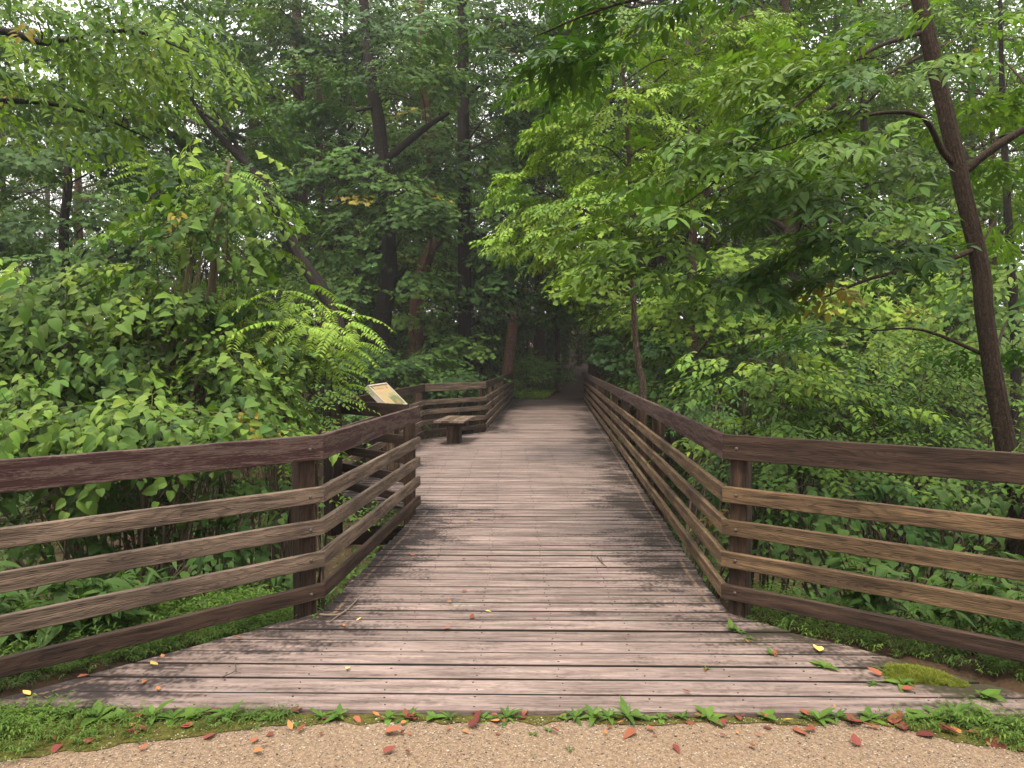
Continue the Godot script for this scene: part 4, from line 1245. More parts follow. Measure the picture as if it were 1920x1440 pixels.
func build_shrubs() -> void:
	shrub("vine_covered_bush", "big bush of broad dark glossy leaves behind the maroon top rail", {
		"root": [250, 900, 6.6], "kind": "broad", "tint": [DARK, LIGHT], "stems": 4, "leaves": 295, "size": 1.1, "droop": 0.55, "flat": 1.5, "bark": M.twig_pale,
		"clouds": [[80, 600, 6.3, 140, 60, 87], [230, 590, 6.6, 130, 60, 87], [330, 690, 6.2, 160, 80, 101], [110, 720, 6.0, 160, 80, 116], [440, 650, 6.7, 110, 90, 72], [20, 660, 6.0, 100, 100, 72], [260, 800, 5.7, 200, 40, 58], [80, 820, 5.6, 120, 40, 49], [385, 440, 6.8, 50, 60, 58], [420, 360, 6.8, 24, 46, 26], [430, 300, 6.8, 8, 14, 5, "", LIME], [340, 530, 6.8, 110, 60, 63], [-120, 780, 4.9, 110, 60, 60], [70, 790, 4.9, 110, 50, 60], [220, 795, 5.0, 110, 46, 60], [370, 790, 5.1, 100, 46, 50], [60, 530, 6.6, 90, 26, 37, "", LIME], [250, 530, 6.8, 90, 30, 31, "", LIGHT]]})
	shrub("feathery_sapling", "bright green sapling with feathery compound leaves drooping over the overlook railing", {
		"root": [540, 900, 7.3], "kind": "frond", "tint": [LIME, LIME], "stems": 3, "leaves": 280, "droop": 0.15, "flat": 0.5, "size": 1.0, "category": "sapling",
		"clouds": [[565, 600, 7.0, 70, 50, 34], [600, 620, 7.1, 46, 40, 22], [560, 680, 6.9, 80, 50, 30], [500, 560, 7.2, 60, 40, 20], [560, 720, 7.0, 50, 30, 16], [530, 600, 7.1, 60, 50, 24], [620, 580, 7.0, 30, 20, 14], [600, 630, 6.9, 30, 26, 14], [560, 690, 6.9, 30, 20, 10]]})
	shrub("upright_sapling", "tall narrow sapling with pale feathery top rising from the big bush", {
		"root": [360, 900, 7.2], "kind": "frond", "tint": [LIGHT, LIME], "stems": 2, "leaves": 280, "droop": 0.1, "size": 0.8, "category": "sapling",
		"clouds": [[340, 325, 7.0, 50, 14, 14], [270, 328, 7.0, 26, 12, 8], [350, 380, 7.0, 46, 34, 20], [425, 320, 7.0, 14, 30, 8], [300, 430, 7.0, 50, 40, 16], [240, 500, 7.0, 60, 20, 8], [400, 540, 7.1, 60, 30, 10], [460, 480, 7.1, 40, 40, 9]]})
	shrub("twiggy_bush", "tangle of bare brown twigs with small leaves beside the overlook post", {
		"root": [520, 950, 6.4], "kind": "small", "tint": [DEEP, LIGHT], "stems": 9, "leaves": 200, "bark": M.twig_pale,
		"clouds": [[520, 760, 6.3, 90, 60, 60], [440, 780, 6.1, 90, 50, 40], [560, 740, 6.4, 36, 46, 26], [540, 830, 6.1, 50, 50, 30], [590, 900, 5.9, 30, 40, 16]]})
	shrub("low_leafy_bush", "low broad leaved bush filling the gap under the maroon railing", {
		"root": [250, 1050, 5.0], "kind": "broad", "tint": [DEEP, MID], "stems": 5, "leaves": 250, "size": 0.85, "bark": M.twig_pale,
		"clouds": [[120, 950, 5.2, 150, 60, 40], [350, 930, 5.4, 150, 50, 40], [500, 960, 5.4, 80, 60, 25], [60, 1060, 4.9, 120, 40, 25], [330, 1040, 5.0, 150, 40, 30], [510, 1070, 5.0, 60, 40, 10]]})
	# right side
	shrub("spicebush", "light green shrub with upswept oval leaves behind the bend of the right railing", {
		"root": [1420, 900, 8.0], "kind": "ovate", "tint": [MID, LIME], "stems": 4, "leaves": 290, "droop": 0.1,
		"clouds": [[1420, 680, 7.6, 100, 50, 44], [1410, 750, 7.4, 80, 50, 40], [1480, 630, 7.8, 50, 26, 14], [1520, 740, 7.4, 110, 60, 50], [1400, 810, 7.2, 60, 30, 22], [1450, 800, 7.0, 110, 40, 36]]})
	shrub("slope_shrub", "dense small leaved shrub between the slender trunk and the light green shrub", {
		"root": [1680, 900, 7.6], "kind": "small", "tint": [DEEP, LIGHT], "stems": 5, "size": 1.35, "leaves": 0,
		"clouds": [[1650, 680, 7.6, 120, 60, 60], [1620, 770, 7.2, 120, 50, 60], [1760, 720, 7.6, 110, 70, 60], [1750, 800, 7.0, 120, 40, 40], [1880, 760, 7.2, 70, 70, 40], [1480, 850, 6.3, 90, 30, 45], [1620, 850, 6.3, 100, 36, 60], [1780, 860, 6.3, 100, 36, 60], [1960, 860, 5.4, 100, 50, 50], [2100, 850, 4.8, 100, 50, 40]]})
	shrub("broad_leaf_shrub", "broad leaved dark shrub seen between the tawny rails", {
		"root": [1650, 1050, 5.2], "kind": "broad", "tint": [DEEP, MID], "stems": 4, "leaves": 260, "size": 1.05,
		"clouds": [[1500, 920, 5.6, 100, 40, 15], [1640, 910, 5.6, 100, 40, 20], [1800, 960, 5.4, 100, 50, 15], [1440, 1000, 5.6, 50, 60, 10], [1600, 1010, 5.4, 110, 40, 15], [1760, 1050, 5.2, 100, 50, 20], [1880, 1080, 5.0, 70, 60, 15]]})
	shrub("railside_shrub", "leafy shrub pressing against the posts of the long railing", {
		"root": [1290, 950, 8.8], "kind": "ovate", "tint": [DEEP, MID], "stems": 4, "leaves": 0,
		"clouds": [[1370, 800, 9.4, 50, 50, 30], [1400, 870, 8.2, 40, 40, 20], [1330, 740, 11, 50, 50, 30], [1450, 930, 7.2, 40, 50, 20]]})
	shrub("trailside_bush", "rounded leafy bush on the far bank left of the trail", {
		"root": [1000, 740, 31], "kind": "maple", "tint": [MID, LIGHT], "stems": 4, "size": 0.9,
		"clouds": [[1005, 690, 31, 44, 22, 60], [985, 715, 30, 30, 16, 34], [1035, 705, 32, 24, 20, 34], [1015, 665, 32, 30, 14, 26]]})
	shrub("gully_shrub", "dark shrub on the gully slope behind the overlook railing", {
		"root": [760, 760, 18], "kind": "maple", "tint": [DARK, MID], "stems": 4, "size": 1.0,
		"clouds": [[740, 690, 17.5, 60, 30, 40], [830, 720, 17.5, 60, 20, 30], [800, 680, 18.5, 60, 26, 34], [880, 705, 19, 40, 16, 18], [670, 690, 16.5, 50, 40, 30], [700, 760, 15.5, 60, 30, 26]]})
	shrub("bank_shrub", "dark layered shrub on the right bank beyond the thin crooked stem", {
		"root": [1230, 740, 20], "kind": "maple", "tint": [DARK, MID], "stems": 4, "size": 1.05,
		"clouds": [[1230, 660, 18, 70, 40, 40], [1200, 690, 22, 36, 30, 24], [1290, 620, 16, 70, 40, 36], [1195, 630, 24, 36, 30, 22], [1330, 700, 14, 70, 40, 36], [1290, 720, 16, 50, 30, 26], [1215, 735, 20, 26, 20, 14]]})

func proto_tree(label: String, group: String, seed_: int, H: float, dark: Color, light: Color, low: float, called := "woodland_tree") -> Node3D:
	rng.seed = seed_
	var n := thing(called, Vector3.ZERO, label, "tree", group)
	var r0 := H * 0.013
	var pts := []
	var lean := Vector2(rr(-0.6, 0.6), rr(-0.4, 0.4))
	for i in 6:
		var t := i / 5.0
		pts.append(Vector4(lean.x * t * t + rr(-0.1, 0.1) * t, -0.3 + (H * 0.92 + 0.3) * t, lean.y * t * t, lerpf(r0 * 1.3, r0 * 0.25, pow(t, 0.8))))
	var line := smooth_line(pts, 4)
	var mb := MB.new()
	tube(mb, line, 9, 0.06)
	part(n, "trunk", mb.mesh(), [M.bark, M.bark_dark, M.bark_red][seed_ % 3])
	var placed := []
	var count := int(H * 1.6)
	var lm := MB.new()
	for k in count:
		var t := low + (1.0 - low) * (k + rng.randf()) / count
		var an := k * 2.4 + rr(-0.4, 0.4)
		var reach := H * (0.10 + 0.20 * sin(clampf((t - low) / (1.0 - low), 0, 1) * PI * 0.85 + 0.3)) * rr(0.6, 1.2)
		var p0 := near_point(line, H * (t - 0.08))
		var c := Vector3(p0.x + cos(an) * reach, H * t + rr(-0.4, 0.4), p0.z + sin(an) * reach)
		var tips := []
		cloud(placed, tips, "far", c, Vector3(reach * 0.42 + 0.5, 0.55, reach * 0.42 + 0.5), 19, Vector3(p0.x, 0, p0.z), dark, light, 1.15, 0.35)
		var mid := xyz(p0).lerp(c, 0.5) + Vector3(0, 0.25, 0)
		tube(lm, smooth_line([Vector4(p0.x, p0.y, p0.z, p0.w * 0.45), Vector4(mid.x, mid.y, mid.z, p0.w * 0.28), Vector4(c.x, c.y, c.z, 0.012)], 3), 5)
	part(n, "limb", lm.mesh(), [M.bark, M.bark_dark, M.bark_red][seed_ % 3])
	hang(n, placed, 0)
	return n

func build_wood() -> void:
	var protos := [
		proto_tree("tall dark green tree in the wood behind the leaning and straight trunks", "background trees of the wood", 101, 19.0, DEEP, MID, 0.30),
		proto_tree("tall mid green tree in the wood behind the leaning and straight trunks", "background trees of the wood", 102, 22.0, DEEP, LIGHT, 0.35),
		proto_tree("tall slender tree with lighter leaves in the wood behind", "background trees of the wood", 103, 17.0, MID, LIGHT, 0.25),
		proto_tree("low branching young tree filling the wood below the tall crowns", "understorey trees of the wood", 104, 8.0, DEEP, MID, 0.12, "understorey_tree"),
		proto_tree("low branching paler young tree filling the wood below the tall crowns", "understorey trees of the wood", 105, 6.5, MID, LIGHT, 0.10, "understorey_tree")]
	# [photograph x, depth, which, size]
	var spots := [[-300, 19, 1, 0.9], [760, 38, 1, 1.0], [560, 38, 0, 1.15], [640, 27, 2, 1.05], [430, 32, 1, 1.0], [150, 36, 0, 1.1], [1130, 29, 1, 1.1], [1240, 22, 2, 1.1], [1480, 21, 1, 1.0], [1620, 32, 0, 1.1], [1290, 33, 0, 1.1], [840, 42, 0, 1.2], [1800, 31, 1, 1.05], [1180, 36, 0, 1.1], [-160, 22, 0, 0.8], [20, 30, 2, 0.85], [470, 33, 0, 1.0], [640, 31, 1, 1.0], [760, 36, 0, 1.0], [880, 33, 1, 1.05], [1010, 37, 1, 1.0], [1150, 44, 0, 1.05], [1220, 30, 1, 0.95], [1330, 25, 0, 0.85], [1440, 29, 2, 1.0], [1560, 24, 1, 0.8], [1700, 27, 2, 0.9], [1860, 24, 0, 0.75], [2020, 20, 1, 0.8],
		[540, 45, 1, 1.0], [690, 50, 0, 1.1], [830, 52, 1, 1.1], [930, 60, 0, 1.1], [1060, 62, 1, 1.1], [1110, 55, 0, 1.1], [1260, 48, 1, 1.1], [1390, 42, 0, 1.0], [400, 44, 2, 1.0], [250, 46, 0, 1.0], [90, 48, 1, 1.0], [-100, 40, 0, 0.9], [1540, 44, 0, 1.0], [1680, 46, 1, 1.0], [1830, 44, 2, 1.0], [2000, 38, 0, 0.9],
		[420, 28, 3, 1.0], [520, 30, 4, 1.0], [650, 26, 3, 1.0], [760, 29, 4, 1.1], [840, 31, 3, 1.1], [940, 40, 4, 1.0], [1210, 25, 3, 0.9], [1290, 22, 4, 1.0], [1370, 19, 3, 0.9], [1500, 20, 4, 1.0], [1610, 18, 3, 0.8], [1750, 19, 4, 0.9], [1880, 17, 3, 0.8], [320, 22, 3, 0.8], [220, 25, 4, 1.0], [110, 22, 3, 0.8], [10, 24, 4, 0.9], [-90, 18, 3, 0.8],
		[860, 40, 3, 1.2], [930, 50, 3, 1.3], [990, 46, 3, 1.2], [950, 58, 4, 1.4], [880, 56, 3, 1.4], [800, 58, 4, 1.3], [1010, 58, 3, 1.4], [700, 56, 3, 1.3], [600, 54, 4, 1.3], [1230, 52, 3, 1.3], [1300, 55, 4, 1.3], [1400, 52, 3, 1.3], [500, 54, 3, 1.3], [960, 48, 0, 1.1], [905, 36, 4, 1.0], [1440, 45, 4, 1.3], [1112, 50, 3, 1.0], [1085, 63, 3, 1.4], [1030, 47, 3, 1.1], [1090, 66, 3, 1.2], [1060, 72, 3, 1.2], [1130, 70, 4, 1.3], [980, 52, 3, 1.2], [900, 46, 4, 1.2], [1180, 56, 3, 1.2], [800, 48, 3, 1.2], [700, 42, 4, 1.2], [600, 40, 3, 1.2], [1250, 40, 3, 1.2], [1330, 36, 4, 1.2], [480, 42, 4, 1.2], [360, 38, 3, 1.2], [1450, 36, 3, 1.1], [1600, 34, 4, 1.2], [1760, 34, 3, 1.1], [1900, 32, 4, 1.1]]
	# unseen rest of the wood, added behind the viewer to cut frontal sky light: [x, z, which, size]
	var around := [[-13.0, 1.0, 0, 0.8], [-11.0, 7.0, 1, 0.75], [-6.5, 12.0, 2, 0.9], [-1.0, 15.0, 1, 0.8], [5.0, 13.0, 0, 0.8], [10.5, 9.0, 2, 0.9], [13.5, 2.5, 1, 0.75], [-17.0, 9.0, 0, 0.9], [16.0, 11.0, 0, 0.9], [-9.5, 2.5, 3, 0.8], [-7.5, 7.5, 4, 0.9], [-3.5, 10.5, 3, 0.8], [3.0, 10.5, 4, 0.9], [8.0, 6.5, 3, 0.8], [9.8, 1.0, 4, 0.9]]
	for e in around: spots.append([1e6, e[1], e[2], e[3], e[0]])
	var used := [false, false, false, false, false]
	rng.seed = 77
	for s in spots:
		var p := at(s[0], 700, s[1]) if s.size() < 5 else Vector3(s[4], 0, s[1])
		var k: int = s[2]
		var o: Node3D
		if used[k]:
			o = protos[k].duplicate()
			top(o, "woodland_tree" if k < 3 else "understorey_tree")
		else:
			o = protos[k]
			used[k] = true
		o.position = Vector3(p.x, land(p.x, -p.z), p.z)
		if s.size() > 4: meta(o, "unseen tree added around the gravel clearing behind the viewer", "tree", "unseen trees around the clearing")
		o.rotation.y = rr(0, TAU)
		o.scale = Vector3.ONE * s[3] * rr(0.93, 1.07)

func build_cover() -> void:
	rng.seed = 300
	# herbs and ferns over both slopes
	var by := {}
	var put := func(kind: String, p: Vector3, sc: float, col: Color, tilt: float):
		var S: Dictionary = sprays[kind][rng.randi() % 3]
		if not by.has(S): by[S] = [[], []]
		var B := Basis.from_euler(Vector3(rr(-tilt, tilt), rr(0, TAU), rr(-tilt, tilt))).scaled(Vector3.ONE * sc)
		by[S][0].append(Transform3D(B, p))
		by[S][1].append(col)
	for k in 5200:
		var z := 3.3 + 25.0 * pow(rng.randf(), 1.5)
		var x := rr(-1, 1) * (3.0 + z * 0.85)
		var clear := 0.7 if z < 5.0 else 0.3
		if x > deck_left(z) - clear and x < deck_right(z) + clear: continue
		put.call("herb" if rng.randf() < 0.7 else "stilt", Vector3(x, land(x, z) - 0.02, -z), rr(0.8, 1.6) * (1.0 + z * 0.02), mixed(DEEP, MID), 0.25)
	for S in by: copies(self, "undergrowth", S.mesh, M.leaf, by[S][0], by[S][1]); meta(last_copies, "green herbs covering the gully slopes beside the bridge", "", "", "stuff")
	by.clear()
	# stilt grass along the outside of both wings
	for k in 2200:
		var left := rng.randf() < 0.78
		var t := rng.randf()
		var a := Vector2(LC.x, -LC.z) if left else Vector2(RC.x, -RC.z)
		var b := Vector2(LW.x, -LW.z) if left else Vector2(RW.x, -RW.z)
		var p := a.lerp(b, t)
		var out := Vector2(-0.68, 0.73) if left else Vector2(0.62, 0.78)
		var away := rr(0.10, 0.95) if left else rr(0.03, 0.5)
		p += out * away
		if p.x > deck_left(p.y) and p.x < deck_right(p.y): continue
		put.call("stilt", Vector3(p.x, land(p.x, p.y) - 0.01, -p.y), rr(0.16, 0.40) + 0.55 * maxf(away - 0.2, 0.0), mixed(MID, LIGHT), 0.2)
	for S in by: copies(self, "stilt_grass", S.mesh, M.leaf, by[S][0], by[S][1]); meta(last_copies, "lush narrow leaved grass along the outside of the flared railings", "", "", "stuff")
	by.clear()
	# short grass at the two front corners and along the deck's front edge
	for k in 5200:
		var x: float = rr(-2.9, 2.7)
		if x > -0.8 and x < 1.4 and rng.randf() < 0.93: continue
		var edge := 2.905 - 0.0152 * x
		var z := rr(2.3, 3.0)
		if z < verge(x) + rr(-0.05, 0.06): continue
		if z > edge - 0.015 and x > deck_left(z) - 0.03 and x < deck_right(z) + 0.03: continue
		put.call("grass" if rng.randf() < 0.6 else "stilt", Vector3(x, land(x, z) - 0.004, -z), rr(0.12, 0.28) * (1.0 + 0.5 * smoothstep(1.4, 2.2, absf(x))), mixed(MID, LIGHT), 0.25)
	for S in by: copies(self, "short_grass", S.mesh, M.leaf, by[S][0], by[S][1]); meta(last_copies, "short grass and clover between the gravel and the deck", "", "", "stuff")
	by.clear()
	# the bright grass beyond the bridge
	for k in 1500:
		var z := rr(27.2, 33.0)
		var x := rr(-1.4, 2.2 + (z - 27.0) * 0.12)
		if absf(x - (2.0 + (z - 27.0) * 0.125)) < 0.75: continue
		put.call("herb" if rng.randf() < 0.5 else "stilt", Vector3(x, land(x, z), -z), rr(0.7, 1.2), mixed(LIGHT, LIME), 0.2)
	for k in 900:
		var z := rr(27.2, 45.0)
		var x := rr(-6, 9)
		if absf(x - (2.0 + (z - 27.0) * 0.13)) < 1.0: continue
		put.call("herb", Vector3(x, land(x, z), -z), rr(1.2, 2.0), mixed(DEEP, LIGHT), 0.2)
	for S in by: copies(self, "trailside_grass", S.mesh, M.leaf, by[S][0], by[S][1]); meta(last_copies, "yellow green grass and herbs where the bridge meets the far bank", "", "", "stuff")

# ---------------------------------------------------------------- small things
func build_small() -> void:
	rng.seed = 500
	# moss cushion on the right wing's boards
	var c := on_level(1720, 1268, 0.0)
	var mb := MB.new()
	var rows := []
	for j in 13:
		var row := []
		for i in 24:
			var an := TAU * i / 24.0
			var rad := j / 12.0 * (1.0 + 0.22 * sin(an * 3.0 + 1.0) + 0.12 * sin(an * 7.0))
			var p := Vector3(cos(an) * rad * 0.17, 0.0, sin(an) * rad * 0.095).rotated(Vector3.UP, -0.35)
			p.y = 0.032 * (1.0 - pow(j / 12.0, 2.0)) + (rr(-0.004, 0.004) if j < 12 else -0.004)
			row.append(mb.vert(p, (Vector3(p.x * 0.5, 0.12, p.z)).normalized()))
		rows.append(row)
	for j in 12:
		for i in 24: mb.quad(rows[j][i], rows[j][(i + 1) % 24], rows[j + 1][(i + 1) % 24], rows[j + 1][i])
	var mo := thing("moss_cushion", c, "", "")
	part(mo, "cushion", mb.mesh(), M.moss)
	var tx := []
	var tc := []
	for k in 900:
		var an := rr(0, TAU)
		var rad := sqrt(rng.randf()) * 1.02 * (1.0 + 0.22 * sin(an * 3.0 + 1.0))
		var p := Vector3(cos(an) * rad * 0.17, 0.0, sin(an) * rad * 0.095).rotated(Vector3.UP, -0.35)
		p.y = 0.032 * maxf(0.0, 1.0 - rad * rad) - 0.003
		tx.append(Transform3D(Basis.from_euler(Vector3(rr(-0.4, 0.4), rr(0, 6), rr(-0.4, 0.4))).scaled(Vector3.ONE * rr(0.10, 0.2)), p))
		tc.append(mixed(Color(0.13, 0.16, 0.02), Color(0.26, 0.27, 0.04)))
	copies(mo, "moss_strand", sprays["grass"][0].mesh, M.leaf_dull, tx, tc)
	meta(mo, "yellow green moss cushion on the dark boards below the right bottom rail", "moss")
	# fallen leaves: [px, py, size, colour, lift, curl]
	var RED := Color(0.15, 0.042, 0.032)
	var RUST := Color(0.22, 0.075, 0.04)
	var ORANGE := Color(0.36, 0.145, 0.05)
	var YEL := Color(0.60, 0.42, 0.12)
	var kinds := {"red": RED, "rust": RUST, "orange": ORANGE, "yellow": YEL}
	var deck_l := [[145, 1272, 0.075, "rust"], [57, 1305, 0.05, "yellow"], [283, 1241, 0.06, "yellow"], [303, 1228, 0.035, "orange"], [455, 1197, 0.05, "orange"], [274, 1277, 0.03, "orange"], [298, 1296, 0.04, "orange"], [645, 1176, 0.045, "orange"], [668, 1165, 0.03, "yellow"], [832, 1180, 0.045, "rust"], [788, 1223, 0.03, "red"], [884, 1161, 0.04, "rust"], [1007, 1161, 0.035, "rust"], [1092, 1206, 0.03, "rust"], [910, 1147, 0.04, "yellow"], [653, 1253, 0.035, "yellow"], [1296, 1299, 0.04, "rust"], [1533, 1214, 0.085, "yellow"], [1454, 1233, 0.045, "rust"], [1324, 1255, 0.035, "rust"], [1652, 1268, 0.06, "rust"], [1690, 1293, 0.06, "rust"], [1404, 1206, 0.03, "orange"],
		[1090, 925, 0.05, "rust"], [1240, 985, 0.05, "rust"], [1203, 985, 0.04, "orange"], [770, 1042, 0.04, "rust"], [865, 1110, 0.04, "rust"], [847, 1130, 0.03, "orange"], [985, 1080, 0.03, "red"], [1130, 938, 0.04, "rust"], [866, 1050, 0.03, "red"], [1280, 1135, 0.035, "orange"], [880, 978, 0.04, "yellow"], [1150, 830, 0.05, "orange"]]
	var grav_l := [[665, 1361, 0.06, "rust"], [712, 1361, 0.035, "orange"], [758, 1358, 0.06, "red"], [760, 1366, 0.05, "rust"], [778, 1368, 0.04, "rust"], [722, 1370, 0.035, "red"], [722, 1392, 0.06, "rust"], [883, 1382, 0.055, "red"], [892, 1357, 0.07, "red"], [888, 1368, 0.05, "red"], [988, 1347, 0.05, "rust"], [988, 1362, 0.04, "red"], [935, 1371, 0.035, "orange"], [1192, 1387, 0.07, "rust"], [1148, 1380, 0.03, "rust"], [1262, 1415, 0.05, "red"], [1050, 1392, 0.04, "red"], [840, 1388, 0.03, "rust"], [719, 1431, 0.045, "red"], [760, 1427, 0.03, "red"], [548, 1353, 0.05, "red"], [240, 1383, 0.06, "yellow"], [252, 1388, 0.05, "red"], [268, 1380, 0.06, "red"], [228, 1394, 0.045, "rust"], [258, 1365, 0.05, "rust"], [160, 1413, 0.05, "red"], [112, 1416, 0.05, "red"], [360, 1380, 0.06, "rust"], [548, 1388, 0.045, "orange"], [557, 1392, 0.04, "rust"], [385, 1405, 0.05, "red"], [475, 1427, 0.045, "orange"], [472, 1411, 0.03, "rust"], [32, 1362, 0.04, "rust"], [395, 1348, 0.06, "rust"], [490, 1415, 0.03, "red"],
		[1303, 1361, 0.05, "rust"], [1285, 1373, 0.045, "rust"], [1388, 1370, 0.06, "rust"], [1430, 1381, 0.04, "red"], [1487, 1380, 0.075, "rust"], [1505, 1386, 0.05, "rust"], [1466, 1368, 0.05, "yellow"], [1605, 1367, 0.075, "red"], [1636, 1380, 0.04, "rust"], [1650, 1385, 0.035, "rust"], [1673, 1376, 0.08, "rust"], [1700, 1388, 0.07, "red"], [1750, 1398, 0.06, "red"], [1782, 1378, 0.07, "orange"], [1765, 1388, 0.05, "rust"], [1800, 1396, 0.085, "red"], [1815, 1390, 0.05, "rust"], [1850, 1403, 0.09, "red"], [1403, 1414, 0.045, "rust"], [1606, 1418, 0.05, "red"], [1348, 1397, 0.03, "red"], [1528, 1388, 0.03, "red"], [1520, 1360, 0.05, "rust"], [1450, 1362, 0.04, "rust"], [1345, 1380, 0.05, "red"]]
	for k in 34:
		var x := rr(-1.9, 2.0)
		var q := cam_basis.inverse() * (Vector3(x, -0.03, -(verge(x) + rr(-0.16, 0.06))) - Vector3(0, EYE, 0))
		grav_l.append([CX + q.x / -q.z * F, CY - q.y / -q.z * F, rr(0.016, 0.034), ["red", "rust", "rust", "orange"][rng.randi() % 4]])
	var shapes := []
	for k in 6:
		var one := MB.new()
		leaf(one, Transform3D(), [OVATE, HEART, OVATE, LANCE, OVATE, HEART][k], 1.0, [0.55, 0.7, 0.45, 0.42, 0.6, 0.62][k], [0.35, 0.2, 0.5, 0.3, -0.25, 0.4][k], [-0.2, 0.15, -0.35, 0.2, 0.1, -0.25][k], Color.WHITE)
		shapes.append(one.mesh())
	var leaf_m := {}
	for k in kinds:
		leaf_m[k] = []
		for s in [0.75, 1.0, 1.25]:
			var col: Color = kinds[k]
			leaf_m[k].append(leaf_mat(Color(col.r * s, col.g * s, col.b * s).linear_to_srgb(), 0.7, 0.5))
	var words := {"red": "dark red", "rust": "rust brown", "orange": "orange", "yellow": "pale yellow"}
	for g in 2:
		for e in (deck_l if g == 0 else grav_l):
			var lvl := 0.004 if g == 0 else -0.045
			var p := on_level(e[0], e[1], lvl)
			if g == 1: p.y = land(p.x, -p.z) + 0.012
			var o := whole("fallen_leaf", shapes[rng.randi() % 6], leaf_m[e[3]][rng.randi() % 3])
			o.transform = Transform3D(Basis.from_euler(Vector3(rr(-0.22, 0.22), rr(0, TAU), rr(-0.15, 0.15))).scaled(Vector3.ONE * e[2] * rr(0.95, 1.2) * (1.0 if g == 0 else 1.05)), p + Vector3(0, 0.006, 0))
			meta(o, ("%s fallen leaf lying on the deck boards" if g == 0 else "%s fallen leaf lying on the gravel at the deck's edge") % words[e[3]], "leaf", ("fallen leaves on the deck" if g == 0 else "fallen leaves on the gravel"))
	# weeds: rosettes with leaves as parts
	var protos := []
	for k in 4:
		var n := Node3D.new()
		var cnt: int = [7, 9, 6, 8][k]
		var lm := []
		for v in 3:
			var one := MB.new()
			leaf(one, Transform3D(), [OVATE, LANCE, HEART, OVATE][k], 1.0, [0.5, 0.26, 0.75, 0.42][k], 0.25, rr(0.2, 0.6), tone(0.9, 1.1))
			lm.append(one.mesh())
		for i in cnt:
			var an := i * 2.4 + rr(-0.3, 0.3)
			var o := part(n, "leaf", lm[i % 3], tinted(mixed(MID, LIGHT)))
			o.transform = Transform3D(aim(Vector3(cos(an), rr(0.25, 1.1), sin(an)), Vector3.UP).scaled(Vector3.ONE * rr(0.05, 0.10)), Vector3(0, rr(0, 0.02), 0))
		protos.append(n)
	var weeds := [[735, 1345, 0, 1.0], [772, 1345, 1, 1.0], [815, 1352, 2, 0.9], [845, 1346, 1, 0.8], [905, 1362, 0, 0.8], [950, 1345, 1, 1.1], [965, 1358, 1, 0.8], [1050, 1350, 2, 0.8], [1075, 1345, 1, 1.0], [1110, 1350, 3, 1.1], [1140, 1352, 3, 1.0], [1170, 1345, 1, 1.3], [1190, 1355, 2, 0.9], [1215, 1356, 2, 0.7], [1238, 1360, 0, 0.7], [1272, 1350, 1, 0.9], [1320, 1352, 0, 1.1], [1430, 1358, 2, 1.1], [1500, 1352, 1, 0.9], [1535, 1368, 3, 1.0], [1560, 1352, 1, 1.0], [1625, 1360, 0, 0.9], [1665, 1350, 1, 0.9], [1715, 1366, 2, 1.3], [1740, 1355, 0, 1.3], [1790, 1362, 1, 1.4], [1830, 1372, 2, 1.2], [1870, 1380, 3, 1.3], [610, 1350, 1, 1.1], [640, 1352, 3, 0.9], [520, 1352, 0, 1.0], [480, 1350, 1, 1.0], [440, 1350, 3, 1.1], [380, 1342, 2, 1.1], [330, 1356, 0, 1.2], [300, 1350, 3, 1.1], [240, 1348, 2, 1.3], [190, 1356, 0, 1.3], [120, 1360, 3, 1.3], [70, 1372, 2, 1.3], [40, 1350, 0, 1.4], [175, 1395, 1, 0.9], [1068, 1425, 1, 0.5], [1360, 1300, 1, 0.4], [1000, 1395, 1, 0.4], [1030, 1388, 3, 0.4], [555, 1380, 1, 0.6], [315, 1402, 1, 0.5]]
	for e in weeds:
		if e[1] < 1341: continue
		var o: Node3D = protos[e[2]].duplicate()
		top(o, "weed")
		var p := on_level(e[0], e[1], -0.05)
		if -p.z > 2.87: p.z = -2.87
		o.transform = Transform3D(Basis(Vector3.UP, rr(0, TAU)).scaled(Vector3.ONE * e[3] * (0.6 if e[2] == 2 else 0.85) * rr(0.8, 1.15)), Vector3(p.x, land(p.x, -p.z), p.z))
		meta(o, ["oval leaved green weed sprouting at the deck's front edge", "narrow leaved green weed sprouting at the deck's front edge", "round leaved green weed sprouting at the deck's front edge", "green weed with many slim oval leaves at the deck's front edge"][e[2]], "weed", "weeds along the deck's front edge")
	var on_deck := [[1372, 1182, 3, 0.9, "clump of weeds"], [1385, 1186, 1, 0.7, "clump of weeds"], [1545, 1252, 0, 1.0, "weed"], [1446, 1228, 3, 0.6, "weed"], [1655, 1260, 1, 0.8, "weed"], [1695, 1284, 0, 1.1, "weed"], [1637, 1283, 1, 0.6, "weed"], [1325, 1255, 1, 0.5, "weed"], [1405, 1198, 1, 0.6, "weed"], [588, 1156, 3, 0.4, "weed"], [1850, 1310, 2, 1.0, "weed"]]
	for e in on_deck:
		var o: Node3D = protos[e[2]].duplicate()
		top(o, "deck_weed")
		var p := on_level(e[0], e[1], 0.0)
		o.transform = Transform3D(Basis(Vector3.UP, rr(0, TAU)).scaled(Vector3.ONE * e[3] * 0.85), Vector3(p.x, -0.006, p.z))
		meta(o, ["oval leaved weed growing between deck boards near the right railing", "narrow leaved weed growing between deck boards near the right railing", "round leaved weed at the deck's right front corner", "small bushy weed growing between deck boards beside a corner post"][e[2]], "weed", "weeds growing between the deck boards")
	for n in protos: n.free()
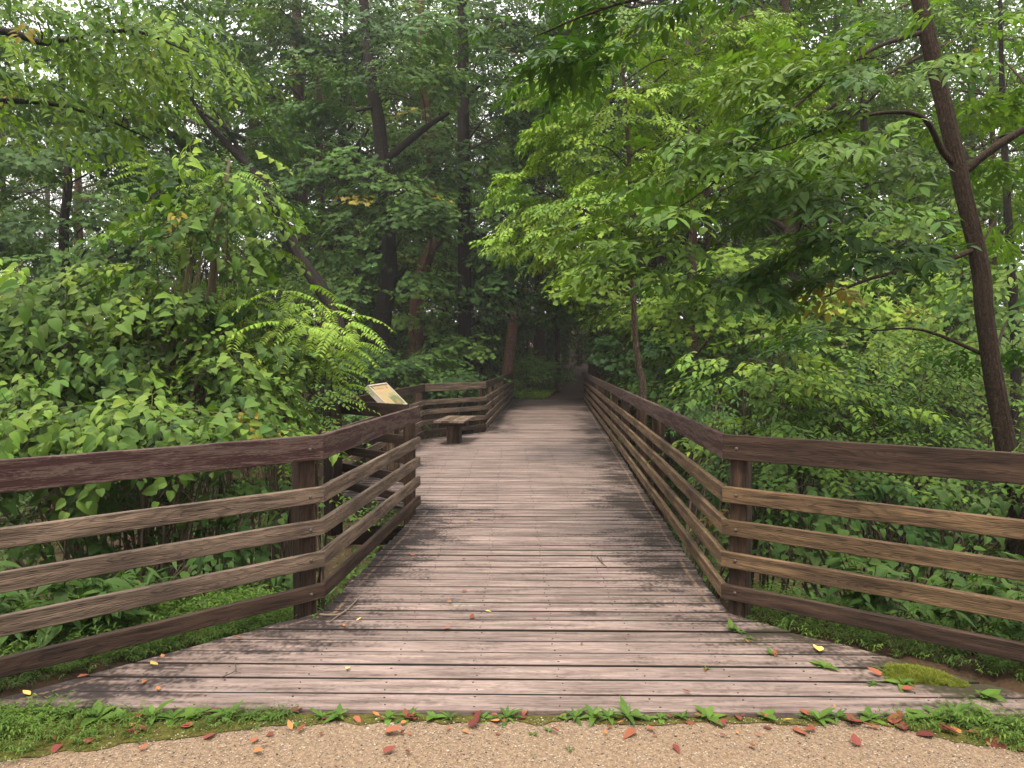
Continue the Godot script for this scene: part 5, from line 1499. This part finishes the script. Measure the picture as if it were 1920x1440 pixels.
	# dry forked twigs on the deck
	for e in [[[600, 1152], [640, 1150], [675, 1118], [618, 1166], 0.006], [[413, 1270], [440, 1258], [440, 1240], [452, 1262], 0.003], [[1118, 1042], [1130, 1056], [1142, 1066], [1126, 1044], 0.004]]:
		var a := on_level(e[0][0], e[0][1], 0.012)
		var b := on_level(e[1][0], e[1][1], 0.016)
		var d := on_level(e[2][0], e[2][1], 0.010)
		var f := on_level(e[3][0], e[3][1], 0.008)
		var tb := MB.new()
		var r: float = e[4]
		tube(tb, smooth_line([Vector4(0, 0, 0, r), Vector4(b.x - a.x, b.y - a.y, b.z - a.z, r * 0.8), Vector4(d.x - a.x, d.y - a.y, d.z - a.z, r * 0.4)], 5), 6)
		tube(tb, [Vector4((b - a).x, (b - a).y, (b - a).z, r * 0.7), Vector4((f - a).x, (f - a).y, (f - a).z, r * 0.4)], 5)
		var o := whole("twig", tb.mesh(), M.twig_pale if e[4] > 0.005 else M.twig)
		o.position = a
		meta(o, "pale dry forked twig beside the left corner post" if e[4] > 0.005 else ("thin dark twig lying on the left front boards" if e[4] < 0.0035 else "thin dark twig lying in the middle of the deck"), "twig")

func _ready() -> void:
	# ------------- camera, sky, light
	var pitch := atan((CY - HORIZON) / F)
	cam_basis = Basis(Vector3.RIGHT, -pitch)
	var cam := Camera3D.new()
	cam.name = "camera"
	cam.fov = rad_to_deg(2.0 * atan(720.0 / F))
	cam.near = 0.05
	cam.far = 600.0
	add_child(cam)
	cam.transform = Transform3D(cam_basis, Vector3(0, EYE, 0))
	cam.current = true
	var env := Environment.new()
	env.background_mode = Environment.BG_SKY
	var sky := Sky.new()
	var sm := ProceduralSkyMaterial.new()
	sm.sky_top_color = Color(0.985, 0.98, 0.99)
	sm.sky_horizon_color = Color(0.72, 0.70, 0.70)
	sm.sky_curve = 0.6
	sm.ground_horizon_color = Color(0.35, 0.36, 0.30)
	sm.ground_bottom_color = Color(0.2, 0.2, 0.16)
	sm.sky_energy_multiplier = 1.0
	sm.sun_angle_max = 1.0
	sky.sky_material = sm
	env.sky = sky
	env.background_energy_multiplier = 1.5
	env.tonemap_mode = Environment.TONE_MAPPER_LINEAR
	env.tonemap_exposure = 3.0
	env.fog_enabled = true
	env.fog_density = 0.0008
	env.fog_light_color = Color(0.92, 0.93, 0.92)
	env.sdfgi_enabled = true
	env.ssao_enabled = true
	env.ssil_enabled = true
	var we := WorldEnvironment.new()
	we.name = "world"
	we.environment = env
	add_child(we)
	var sun := DirectionalLight3D.new()
	sun.name = "sun"
	sun.light_energy = 0.5
	sun.light_angular_distance = 12.0
	sun.light_color = Color(1.0, 0.96, 0.92)
	sun.shadow_enabled = true
	sun.rotation_degrees = Vector3(-64, -20, 0)
	add_child(sun)
	# ------------- the place
	bump_noise.seed = 9
	bump_noise.frequency = 0.05
	rng.seed = 1
	lay_out()
	make_materials()
	print("materials ", Time.get_ticks_msec())
	make_sprays()
	build_ground()
	build_bridge()
	build_benches()
	build_sign()
	print("bridge ", Time.get_ticks_msec())
	rng.seed = 20
	build_trees()
	rng.seed = 40
	build_shrubs()
	print("trees ", Time.get_ticks_msec())
	build_wood()
	build_cover()
	build_small()
	print("all ", Time.get_ticks_msec(), " foliage triangles ", triangles)
